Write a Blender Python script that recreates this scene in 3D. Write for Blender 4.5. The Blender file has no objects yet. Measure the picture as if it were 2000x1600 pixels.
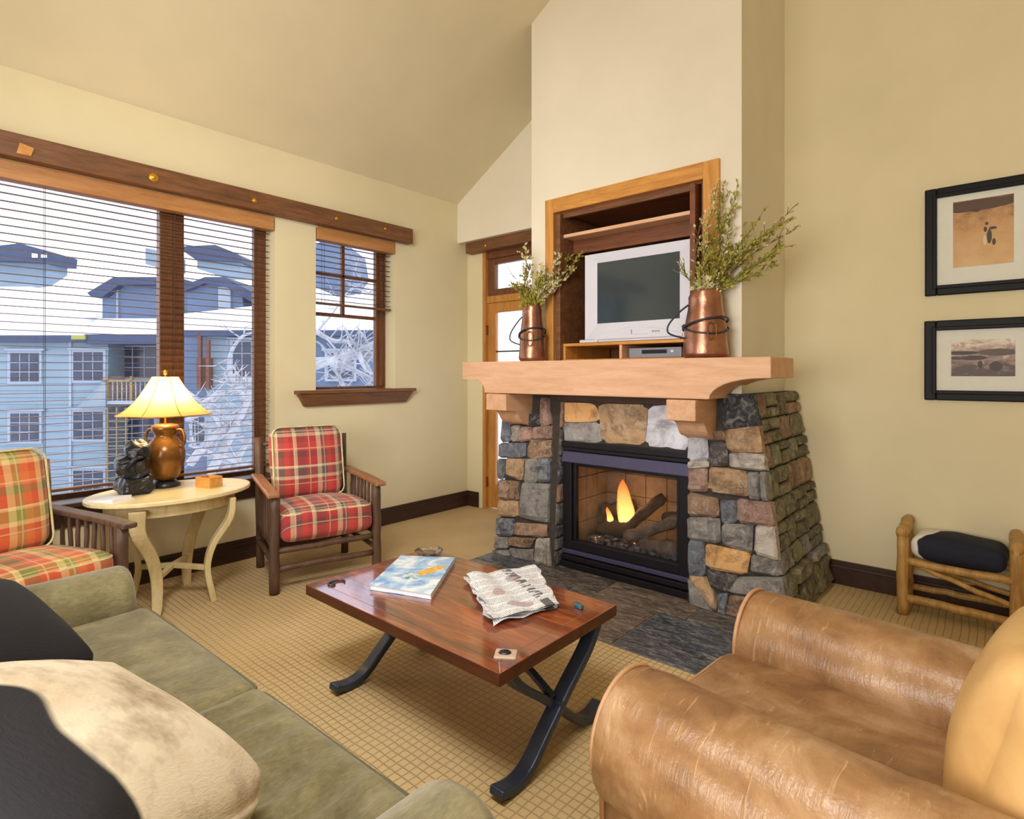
import bpy, bmesh, math, random
from mathutils import Vector, Matrix, noise
R_ = random.Random(7)
PI = math.pi
sc = bpy.context.scene
col = sc.collection

# ------------------------------------------------------------------ camera
EYE = 1.4
YAW = math.radians(40.85)
FPX = 1123.0
HOR = 730.0
cam = bpy.data.cameras.new('camera'); camo = bpy.data.objects.new('camera', cam); col.objects.link(camo)
camo.location = (0, 0, EYE); camo.rotation_euler = (PI/2, 0, YAW)
cam.sensor_width = 36; cam.lens = 36*FPX/2000
cam.shift_y = (HOR-800)/2000.0
cam.clip_start = 0.05; cam.clip_end = 500
sc.camera = camo
FW = Vector((-math.sin(YAW), math.cos(YAW), 0)); RT = Vector((math.cos(YAW), math.sin(YAW), 0)); UP = Vector((0, 0, 1))
def ray(u, v): return FW + RT*((u-1000)/FPX) + UP*((HOR-v)/FPX)
def at(u, v, t): return Vector((0, 0, EYE)) + ray(u, v)*t
def on_y(u, v, y): d = ray(u, v); return Vector((0, 0, EYE)) + d*(y/d.y)
def on_plane(u, v, p0, n):
    d = ray(u, v); o = Vector((0, 0, EYE)); return o + d*((p0-o).dot(n)/d.dot(n))

# ------------------------------------------------------------------ world and lights
w = bpy.data.worlds.new('overcast'); sc.world = w; w.use_nodes = True
nt = w.node_tree; bg = nt.nodes['Background']
tc = nt.nodes.new('ShaderNodeTexCoord'); nz = nt.nodes.new('ShaderNodeTexNoise'); nz.inputs['Scale'].default_value = 2.5
nt.links.new(tc.outputs['Generated'], nz.inputs['Vector'])
rp = nt.nodes.new('ShaderNodeValToRGB'); rp.color_ramp.elements[0].color = (.74, .77, .97, 1); rp.color_ramp.elements[1].color = (1, 1, 1, 1)
rp.color_ramp.elements[0].position = .35; rp.color_ramp.elements[1].position = .6
nt.links.new(nz.outputs['Fac'], rp.inputs['Fac']); nt.links.new(rp.outputs['Color'], bg.inputs['Color'])
bg.inputs['Strength'].default_value = 2.4
def area(name, loc, target, size, power, color, sy=None):
    l = bpy.data.lights.new(name, 'AREA'); l.energy = power; l.color = color; l.size = size
    if sy: l.shape = 'RECTANGLE'; l.size_y = sy
    o = bpy.data.objects.new(name, l); col.objects.link(o); o.location = loc
    o.rotation_euler = (Vector(target)-Vector(loc)).to_track_quat('-Z', 'Y').to_euler(); return o
area('rear_fill_light', (-1.7, -2.9, 1.5), (-1.6, 3.0, 1.0), 2.4, 84, (1, .99, .98), 1.6)  # added fill behind the camera, not a fitting of the room
area('left_wall_fill_light', (-1.3, .2, 3.0), (-4.37, 2.7, .7), .8, 30, (1, .98, .93)).data.spread = math.radians(115)  # unseen light added to brighten the left wall
def point(name, loc, power, color, r):
    l = bpy.data.lights.new(name, 'POINT'); l.energy = power; l.color = color; l.shadow_soft_size = r
    o = bpy.data.objects.new(name, l); col.objects.link(o); o.location = loc; return o
area('back_wall_fill_light', (-.2, -2.7, 1.9), (.4, 4.3, 1.2), 1.6, 114, (1, .98, .94))  # extra unseen fill from the rear for the back wall's right part
area('sofa_fill_light', (-.9, .2, 3.4), (-.9, .25, 0), .9, 22, (1, .98, .95)).data.spread = math.radians(105)  # overhead fill out of view, put in to lift sofa and foreground
sc.view_settings.view_transform = 'Standard'; sc.view_settings.look = 'None'
sc.view_settings.gamma = 1; sc.view_settings.use_curve_mapping = False
sc.view_settings.exposure = 0.0

# ------------------------------------------------------------------ materials
def srgb(r, g, b):
    f = lambda c: (c/12.92 if c <= .04045 else ((c+.055)/1.055)**2.4)
    return (f(r/255), f(g/255), f(b/255), 1)
class NT:
    def __init__(s, name):
        s.m = bpy.data.materials.new(name); s.m.use_nodes = True; s.t = s.m.node_tree
        s.b = s.t.nodes['Principled BSDF']; s.out = s.t.nodes['Material Output']; s._c = {}
    def n(s, k, **kw):
        nd = s.t.nodes.new(k)
        for a, v in kw.items(): setattr(nd, a, v)
        return nd
    def plug(s, inp, v):
        if isinstance(v, bpy.types.NodeSocket): s.t.links.new(v, inp)
        elif v is not None: inp.default_value = v
    def coord(s, kind='Object', scale=None, rot=None):
        if 'tc' not in s._c: s._c['tc'] = s.n('ShaderNodeTexCoord')
        o = s._c['tc'].outputs[kind]
        if scale or rot:
            mp = s.n('ShaderNodeMapping'); s.plug(mp.inputs[0], o)
            if scale: mp.inputs['Scale'].default_value = scale
            if rot: mp.inputs['Rotation'].default_value = rot
            o = mp.outputs[0]
        return o
    def sep(s, v):
        x = s.n('ShaderNodeSeparateXYZ'); s.plug(x.inputs[0], v); return x.outputs
    def math(s, op, a, b=None, c=None, clamp=False):
        x = s.n('ShaderNodeMath', operation=op, use_clamp=clamp); s.plug(x.inputs[0], a)
        if b is not None: s.plug(x.inputs[1], b)
        if c is not None: s.plug(x.inputs[2], c)
        return x.outputs[0]
    def noise(s, vec, scale, detail=4, rough=.6, dist=0):
        x = s.n('ShaderNodeTexNoise'); s.plug(x.inputs['Vector'], vec); x.inputs['Scale'].default_value = scale
        x.inputs['Detail'].default_value = detail; x.inputs['Roughness'].default_value = rough; x.inputs['Distortion'].default_value = dist
        return x.outputs['Fac']
    def wave(s, vec, scale, dist=4, det=3, axis='X', ds=1.5):
        x = s.n('ShaderNodeTexWave', bands_direction=axis); s.plug(x.inputs['Vector'], vec); x.inputs['Scale'].default_value = scale
        x.inputs['Distortion'].default_value = dist; x.inputs['Detail'].default_value = det; x.inputs['Detail Scale'].default_value = ds
        return x.outputs['Fac']
    def voro(s, vec, scale, feature='F1', out='Distance'):
        x = s.n('ShaderNodeTexVoronoi', feature=feature); s.plug(x.inputs['Vector'], vec); x.inputs['Scale'].default_value = scale
        return x.outputs[out]
    def ramp(s, f, stops, interp='LINEAR'):
        x = s.n('ShaderNodeValToRGB'); s.plug(x.inputs[0], f); r = x.color_ramp; r.interpolation = interp
        while len(r.elements) < len(stops): r.elements.new(1)
        for e, (p, c) in zip(r.elements, stops): e.position = p; e.color = c if len(c) == 4 else (*c, 1)
        return x.outputs[0]
    def mix(s, f, a, b, mode='MIX'):
        x = s.n('ShaderNodeMix', data_type='RGBA', blend_type=mode); s.plug(x.inputs[0], f); s.plug(x.inputs[6], a); s.plug(x.inputs[7], b); return x.outputs[2]
    def set(s, color=None, rough=None, metal=None, spec=None, coat=None, sheen=None, emit=None, estr=None, coatr=None):
        I = s.b.inputs
        for k, v in (('Base Color', color), ('Roughness', rough), ('Metallic', metal), ('Specular IOR Level', spec), ('Coat Weight', coat), ('Coat Roughness', coatr),
                     ('Sheen Weight', sheen), ('Emission Color', emit), ('Emission Strength', estr)):
            if v is not None: s.plug(I[k], v)
        return s
    def bump(s, h, strength=.3, dist=.01):
        x = s.n('ShaderNodeBump'); x.inputs['Strength'].default_value = strength; x.inputs['Distance'].default_value = dist
        s.plug(x.inputs['Height'], h); s.plug(s.b.inputs['Normal'], x.outputs[0]); return s
def plain(name, c, rough=.6, metal=0, var=.12, nscale=12, bump=.1, bd=.004, **kw):
    m = NT(name); o = m.coord(); f = m.noise(o, nscale)
    lo = tuple(x*(1-var) for x in c[:3])+(1,); hi = tuple(min(1, x*(1+var)) for x in c[:3])+(1,)
    m.set(color=m.ramp(f, [(.3, lo), (.7, hi)]), rough=rough, metal=metal, **kw)
    if bump: m.bump(m.noise(o, nscale*4), bump, bd)
    return m.m
def wood(name, c1, c2, axis='X', scale=3, rough=.5, knots=False, bump=.15, stretch=.12, **kw):
    m = NT(name); s = {'X': (stretch, 1, 1), 'Y': (1, stretch, 1), 'Z': (1, 1, stretch)}[axis]
    o = m.coord('Object', scale=s); f = m.noise(o, scale*8, 6, .65, .6); g = m.noise(o, scale*40, 3, .7)
    h = m.math('ADD', m.math('MULTIPLY', f, .75), m.math('MULTIPLY', g, .25))
    c = m.ramp(h, [(.32, c1), (.66, c2)])
    if knots:
        k = m.voro(m.coord('Object', scale=(1.6, 1.6, 2.6)), 1.7); c = m.mix(m.ramp(k, [(.03, (1, 1, 1, 1)), (.09, (0, 0, 0, 1))]), c, tuple(x*.55 for x in c1[:3])+(1,))
    m.set(color=c, rough=rough, **kw).bump(h, bump, .004); return m.m
M = {}
def wallmat(name, c):
    m = NT(name); o = m.coord(); f = m.noise(o, 1.2, 3)
    g = m.noise(m.coord('Object', scale=(1, 1, .25)), 90, 2); g2 = m.noise(m.coord('Object', scale=(.25, .25, 1)), 90, 2)
    m.set(color=m.ramp(f, [(.3, tuple(x*.95 for x in c[:3])+(1,)), (.7, tuple(x*1.04 for x in c[:3])+(1,))]), rough=.75, spec=.25)
    m.bump(m.math('ADD', g, g2), .12, .003); return m.m
M['wall'] = wallmat('cream_wall_paint', srgb(224, 212, 176))
M['wallw'] = wallmat('pale_wall_paint', srgb(232, 224, 205))
M['ceil'] = wallmat('ceiling_paint', srgb(224, 213, 182))
M['darktrim'] = wood('dark_stained_trim', srgb(46, 28, 22), srgb(70, 44, 34), 'Y', rough=.4)
M['beam'] = wood('brown_timber', srgb(84, 52, 30), srgb(133, 88, 55), 'Y', rough=.5)
M['beamx'] = wood('brown_timber_x', srgb(84, 52, 30), srgb(133, 88, 55), 'X', rough=.5)
M['valance'] = wood('honey_wood_y', srgb(158, 104, 58), srgb(196, 140, 86), 'Y', rough=.45)
M['frame'] = wood('window_frame_wood', srgb(88, 52, 32), srgb(125, 78, 48), 'Z', rough=.45)
M['slat'] = wood('slat_wood', srgb(84, 52, 34), srgb(120, 80, 52), 'Y', rough=.4)
M['honey'] = wood('honey_oak', srgb(176, 116, 48), srgb(222, 160, 84), 'X', rough=.42)
M['honeyz'] = wood('honey_oak_z', srgb(176, 116, 48), srgb(222, 160, 84), 'Z', rough=.42)
M['doorwood'] = wood('door_wood', srgb(165, 106, 44), srgb(205, 146, 74), 'Z', rough=.45)
M['cabin'] = wood('cabinet_interior', srgb(92, 50, 28), srgb(132, 78, 46), 'X', rough=.5)
M['mantel'] = wood('pale_mantel_wood', srgb(204, 156, 120), srgb(229, 186, 152), 'X', rough=.6, knots=True, bump=.2)
M['corbel'] = wood('pale_corbel_wood', srgb(198, 150, 112), srgb(224, 180, 146), 'Y', rough=.6)
M['birch'] = wood('blond_table_wood', srgb(190, 168, 118), srgb(222, 203, 156), 'Z', rough=.45)
M['bircht'] = wood('blond_top_wood', srgb(206, 184, 132), srgb(236, 219, 172), 'Y', rough=.35)
M['twigwood'] = wood('dark_bark_wood', srgb(62, 42, 32), srgb(104, 76, 58), 'Z', rough=.55, bump=.4)
M['armwood'] = wood('worn_arm_wood', srgb(120, 76, 50), srgb(176, 122, 84), 'X', rough=.45)
M['hick'] = wood('hickory_log', srgb(146, 104, 48), srgb(208, 164, 94), 'Z', rough=.5, bump=.4)
M['iron'] = plain('blue_black_iron', srgb(62, 70, 88), .36, .5, .15, 20, .1)
M['black'] = plain('black_steel', srgb(26, 25, 34), .42, .3, .1, 30, .05)
M['hood'] = plain('slate_purple_steel', srgb(78, 76, 108), .4, .35, .08, 30, .03)
M['copper'] = plain('aged_copper', srgb(166, 118, 96), .3, .9, .35, 9, .25, .006)
M['bronze'] = plain('bronze_glaze', srgb(124, 80, 34), .25, .35, .45, 8, .15)
M['blackstone'] = plain('black_carving', srgb(26, 26, 32), .3, 0, .3, 14, .3, .01)
M['tvsilver'] = plain('silver_plastic', srgb(214, 216, 230), .4, .15, .02, 8, 0)
M['tvgrey'] = plain('grey_plastic', srgb(140, 142, 156), .4, .1, .02, 8, 0)
M['brass'] = plain('brass', srgb(214, 160, 60), .3, .8, .1, 20, 0)
M['cord'] = plain('dark_cord', srgb(60, 46, 38), .8, 0, .1, 30, 0)
M['white'] = plain('white_paper', srgb(235, 235, 240), .6, 0, .02, 20, 0)
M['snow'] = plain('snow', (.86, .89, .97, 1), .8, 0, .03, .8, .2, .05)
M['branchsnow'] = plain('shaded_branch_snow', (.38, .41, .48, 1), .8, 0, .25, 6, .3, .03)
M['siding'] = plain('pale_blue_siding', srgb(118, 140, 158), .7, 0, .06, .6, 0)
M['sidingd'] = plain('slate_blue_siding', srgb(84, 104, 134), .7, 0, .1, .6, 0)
M['roofb'] = plain('blue_roof', srgb(48, 66, 98), .7, 0, .1, 1, 0)
M['exttrim'] = plain('white_exterior_trim', srgb(140, 152, 170), .7, 0, .03, 1, 0)
M['extglass'] = plain('dark_window_glass', srgb(40, 54, 78), .15, 0, .35, .9, 0)
M['extwood'] = plain('weathered_rail', srgb(116, 108, 88), .7, 0, .1, 2, 0)
M['extred'] = plain('rust_brick', srgb(98, 64, 60), .8, 0, .15, 2, 0)
M['lime'] = plain('lime_flashing', srgb(140, 150, 76), .7, 0, .05, 2, 0)
M['stem'] = plain('brown_stem', srgb(120, 100, 56), .7, 0, .25, 30, .2)
M['stemg'] = plain('green_stem', srgb(130, 132, 66), .7, 0, .25, 30, .2)
M['moss'] = plain('dry_brown_moss', srgb(112, 92, 48), .9, 0, .5, 60, .8, .01)
M['leaf'] = plain('olive_leaf', srgb(164, 156, 62), .55, 0, .35, 25, 0)
M['leafp'] = plain('pale_seed', srgb(206, 196, 148), .6, 0, .2, 25, 0)
M['grout'] = plain('grey_grout', srgb(130, 122, 112), .9, 0, .1, 40, .3)
M['mortar'] = plain('dark_mortar', srgb(62, 56, 50), .95, 0, .25, 30, .6)
M['brick'] = plain('tan_firebrick', srgb(138, 116, 94), .85, 0, .25, 10, .4)
M['mat'] = plain('white_mat_board', srgb(226, 226, 216), .8, 0, .02, 20, 0)
M['frameblk'] = plain('black_picture_frame', srgb(16, 14, 16), .5, 0, .1, 20, 0, spec=.2)
M['floorbase'] = None
def glass(name, rough=.02, tint=(1, 1, 1, 1), fmul=.9):
    m = NT(name); g = m.n('ShaderNodeBsdfGlossy'); g.inputs['Roughness'].default_value = rough
    t = m.n('ShaderNodeBsdfTransparent'); t.inputs[0].default_value = tint
    f = m.n('ShaderNodeFresnel'); f.inputs[0].default_value = 1.45; mx = m.n('ShaderNodeMixShader')
    m.plug(mx.inputs[0], m.math('MULTIPLY', f.outputs[0], fmul)); m.plug(mx.inputs[1], t.outputs[0]); m.plug(mx.inputs[2], g.outputs[0]); m.plug(m.out.inputs[0], mx.outputs[0]); return m.m
M['glass'] = glass('clear_glass')
M['fireglass'] = glass('fireplace_glass', .03, (.9, .9, .92, 1))
# stone: colour comes from each piece's own object colour
def stonemat(name, rough=.75, bs=.9, sc_=7, streak=False):
    m = NT(name); oi = m.n('ShaderNodeObjectInfo'); o = m.coord('Object', scale=(1, 3, 1) if streak else None)
    pass; ve = m.n('ShaderNodeVectorMath', operation='ADD'); m.plug(ve.inputs[0], o); cx = m.n('ShaderNodeCombineXYZ')
    m.plug(cx.inputs[0], m.math('MULTIPLY', oi.outputs['Random'], 40)); m.plug(ve.inputs[1], cx.outputs[0]); v = ve.outputs[0]
    f = m.noise(v, sc_, 8, .68, .8); g = m.noise(v, sc_*2.6, 8, .75, 1.2)
    dark = m.mix(1.0, oi.outputs['Color'], (.44, .42, .43, 1), 'MULTIPLY'); lite = m.mix(.5, oi.outputs['Color'], (.86, .82, .76, 1))
    c = m.mix(m.ramp(f, [(.38, (0, 0, 0, 1)), (.54, (1, 1, 1, 1))]), dark, oi.outputs['Color'])
    c = m.mix(m.ramp(g, [(.48, (0, 0, 0, 1)), (.72, (.9, .9, .9, 1))]), c, lite)
    m.set(color=c, rough=rough).bump(m.math('ADD', f, m.math('MULTIPLY', g, .8)), bs, .03); return m.m
M['stone'] = stonemat('rough_field_stone')
M['slate'] = stonemat('slate_tile', .32, .25, 5, True)
M['panelslate'] = stonemat('cleft_slate_panel', .6, .5, 5)
# carpet
m = NT('woven_carpet'); o = m.coord(); X, Y, Z = m.sep(o)
wob = m.math('MULTIPLY', m.math('SUBTRACT', m.noise(o, 2.2, 3), .5), .035)
def gridline(ax, per):
    a = m.math('FRACT', m.math('DIVIDE', m.math('ADD', ax, wob), per)); d = m.math('ABSOLUTE', m.math('SUBTRACT', a, .5)); return m.ramp(d, [(.40, (0, 0, 0, 1)), (.49, (1, 1, 1, 1))])
g = m.math('MAXIMUM', gridline(X, .034), gridline(Y, .034)); rn = m.noise(o, 260, 2)
c = m.ramp(m.noise(o, 1.4, 3), [(.3, srgb(206, 178, 130)), (.7, srgb(224, 198, 152))]); c = m.mix(m.math('MULTIPLY', rn, .35), c, srgb(160, 128, 80))
fade = m.ramp(m.noise(o, .8, 2), [(.35, (.2, .2, .2, 1)), (.65, (.7, .7, .7, 1))])
c = m.mix(m.math('MULTIPLY', g, fade), c, srgb(118, 92, 52)); m.set(color=c, rough=.95, spec=.1)
m.bump(m.math('SUBTRACT', m.math('MULTIPLY', rn, .35), g), .6, .006); M['carpet'] = m.m
# plaid
def plaid(name, seat, period, warm):
    m = NT(name); X, Y, Z = m.sep(m.coord()); u = Y; v = m.math('SUBTRACT', X, Z) if seat else Z
    def st(ax, stops, off): return m.ramp(m.math('FRACT', m.math('ADD', m.math('DIVIDE', ax, period), off)), stops, 'CONSTANT')
    if warm:
        P = [srgb(206, 74, 44), srgb(226, 200, 140), srgb(132, 142, 62), srgb(222, 110, 62), srgb(90, 96, 58)]
    else:
        P = [srgb(168, 34, 46), srgb(210, 196, 164), srgb(74, 74, 76), srgb(198, 54, 54), srgb(96, 42, 52)]
    a = st(u, [(0, P[0]), (.26, P[1]), (.37, P[2]), (.50, P[3]), (.62, P[0]), (.72, P[1]), (.80, P[4])], .1)
    b = st(v, [(0, P[3]), (.2, P[0]), (.34, P[1]), (.42, P[2]), (.6, P[1]), (.66, P[0]), (.86, P[4])], .2)
    c = m.mix(.5, a, b); fine = m.math('GREATER_THAN', m.math('FRACT', m.math('DIVIDE', u, period*.36)), .93); fine2 = m.math('GREATER_THAN', m.math('FRACT', m.math('DIVIDE', v, period*.41)), .93)
    c = m.mix(m.math('MULTIPLY', m.math('MAXIMUM', fine, fine2), .38), c, srgb(226, 212, 176))
    n_ = m.noise(m.coord(), 300, 2); c = m.mix(m.math('MULTIPLY', n_, .3), c, srgb(180, 130, 110) if not warm else srgb(196, 150, 100))
    m.set(color=c, rough=.9, spec=.15, sheen=.2).bump(n_, .3, .002); return m.m
M['plaid_seat'] = plaid('red_plaid_seat', True, .30, False); M['plaid_back'] = plaid('red_plaid_back', False, .30, False)
M['plaidw_seat'] = plaid('orange_plaid_seat', True, .30, True); M['plaidw_back'] = plaid('orange_plaid_back', False, .30, True)
# leather
m = NT('tan_leather'); o = m.coord(); f = m.noise(o, 5, 6, .65, .5); cr = m.noise(m.coord('Object', scale=(5, .8, .8)), 9, 4, .6, 1.2); fine = m.voro(o, 150)
c = m.ramp(f, [(.28, srgb(116, 80, 50)), (.48, srgb(156, 116, 76)), (.72, srgb(194, 158, 120))])
c = m.mix(m.ramp(cr, [(.62, (0, 0, 0, 1)), (.74, (.55, .55, .55, 1))]), c, srgb(222, 184, 138))
m.set(color=c, rough=m.ramp(f, [(.3, (.36, .36, .36, 1)), (.7, (.26, .26, .26, 1))]), spec=.5).bump(m.math('ADD', m.math('MULTIPLY', cr, .8), m.math('MULTIPLY', fine, .10)), .4, .009); M['leather'] = m.m
m = NT('pale_tan_leather'); o = m.coord(); f = m.noise(o, 4, 5, .6, .3)
m.set(color=m.ramp(f, [(.3, srgb(196, 150, 90)), (.7, srgb(224, 184, 122))]), rough=.42).bump(m.noise(o, 60), .12, .004); M['leatherl'] = m.m
# olive velvet
m = NT('olive_velvet'); o = m.coord(); f = m.noise(o, 6, 6, .7, .4); fi = m.noise(m.coord('Object', scale=(1, .35, 1)), 120, 3)
c = m.ramp(m.math('ADD', m.math('MULTIPLY', f, .7), m.math('MULTIPLY', fi, .3)), [(.32, srgb(92, 84, 56)), (.5, srgb(124, 115, 82)), (.68, srgb(154, 143, 108))])
m.set(color=c, rough=.85, spec=.2, sheen=.35).bump(fi, .35, .003); M['velvet'] = m.m
M['pipe'] = plain('olive_piping', srgb(104, 102, 74), .8, 0, .1, 20, .1)
M['pipel'] = plain('leather_piping', srgb(196, 150, 110), .5, 0, .1, 20, .1)
# cowhide
def cow(name, th, tan, off, dark=srgb(24, 22, 28), lite=srgb(228, 214, 188), sc_=2.6, grad=None):
    m = NT(name); mp = m.n('ShaderNodeMapping'); m.plug(mp.inputs[0], m.coord()); mp.inputs['Location'].default_value = off; o = mp.outputs[0]
    f = m.noise(o, sc_, 2, .5, .3)
    if grad: xx, yy, zz = m.sep(m.coord()); f = m.math('ADD', m.math('ADD', m.math('MULTIPLY_ADD', f, grad[2], grad[3] if len(grad) > 3 else 0.0), m.math('MULTIPLY', xx, grad[0])), m.math('MULTIPLY', yy, grad[1]))
    fur = m.noise(m.coord('Object', scale=(1, 1, 5)), 60, 3)
    c = m.mix(m.ramp(m.noise(o, 5, 4), [(.45, (0, 0, 0, 1)), (.7, (tan, tan, tan, 1))]), lite, srgb(170, 136, 92))
    if tan > .4: c = m.mix(m.math('MULTIPLY', m.ramp(m.noise(o, 3.6, 5, .7), [(.52, (0, 0, 0, 1)), (.68, (1, 1, 1, 1))]), .7), c, srgb(112, 88, 60))
    c = m.mix(m.ramp(f, [(th, (0, 0, 0, 1)), (th+.02, (1, 1, 1, 1))]), c, dark)
    m.set(color=c, rough=.8).bump(fur, .35, .004); return m.m
M['cow_white'] = cow('cream_cowhide', .50, .45, (1.3, .2, .4), grad=(-.3, 2.0, .35)); M['cow_black'] = cow('black_cowhide', .22, .3, (.2, 2, .4), lite=srgb(150, 140, 130))
M['cow_stool'] = cow('black_and_white_cowhide', .34, 0, (3.1, .5, .2), dark=srgb(20, 24, 44), lite=srgb(232, 230, 220), sc_=6, grad=(3, -2, .4, .4))
# table top
m = NT('red_brown_table'); o = m.coord('Object', scale=(.15, 1, 1)); f = m.noise(o, 16, 6, .65, .8); g = m.noise(o, 90, 3)
c = m.ramp(m.math('ADD', m.math('MULTIPLY', f, .8), m.math('MULTIPLY', g, .2)), [(.3, srgb(62, 24, 12)), (.5, srgb(128, 58, 26)), (.68, srgb(186, 98, 42))])
m.b.inputs['Coat IOR'].default_value = 2.4
m.set(color=c, rough=.3, coat=1.0, coatr=.06).bump(f, .12, .004); M['tabletop'] = m.m
M['tableedge'] = wood('dark_table_edge', srgb(56, 28, 16), srgb(98, 52, 28), 'X', rough=.4)
# lamp shade: translucent cloth
m = NT('lamp_shade_cloth'); d = m.n('ShaderNodeBsdfDiffuse'); d.inputs[0].default_value = srgb(240, 220, 150); tr = m.n('ShaderNodeBsdfTranslucent'); tr.inputs[0].default_value = srgb(255, 226, 140)
mx = m.n('ShaderNodeMixShader'); mx.inputs[0].default_value = .55; m.plug(mx.inputs[1], d.outputs[0]); m.plug(mx.inputs[2], tr.outputs[0]); m.plug(m.out.inputs[0], mx.outputs[0]); M['shade'] = m.m
# flame
m = NT('flame'); X, Y, Z = m.sep(m.coord('Generated')); nz_ = m.noise(m.coord('Generated', scale=(3, 3, 1.2)), 2.5, 3)
c = m.ramp(Z, [(0, (1, .62, .2, 1)), (.35, (1, .5, .12, 1)), (1, (.9, .16, .02, 1))]); em = m.n('ShaderNodeEmission'); m.plug(em.inputs[0], c); em.inputs[1].default_value = 3.0
t = m.n('ShaderNodeBsdfTransparent'); lw = m.n('ShaderNodeLayerWeight'); lw.inputs[0].default_value = .35
a = m.math('MULTIPLY', m.math('SUBTRACT', 1, lw.outputs['Facing']), m.math('SUBTRACT', 1.25, Z), clamp=True); mx = m.n('ShaderNodeMixShader'); m.plug(mx.inputs[0], a)
m.plug(mx.inputs[1], t.outputs[0]); m.plug(mx.inputs[2], em.outputs[0]); m.plug(m.out.inputs[0], mx.outputs[0]); M['flame'] = m.m
M['charlog'] = plain('charred_log', srgb(70, 52, 42), .9, 0, .6, 14, .8, .02)
M['greylog'] = plain('ash_grey_log', srgb(120, 104, 92), .9, 0, .5, 18, .8, .02)
m = NT('ember_bed'); o = m.coord(); v = m.noise(o, 30, 4); m.set(color=m.ramp(v, [(.4, (.01, .01, .012, 1)), (.7, (.25, .23, .22, 1))]), rough=.9, emit=(1, .25, .05, 1), estr=m.math('MULTIPLY', m.math('GREATER_THAN', v, .66), 1.6)).bump(v, .8, .02); M['ember'] = m.m
# tv screen
m = NT('tv_glass'); m.set(color=srgb(52, 66, 74), rough=.12, spec=.6, coat=.5, coatr=.05); M['screen'] = m.m

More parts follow.
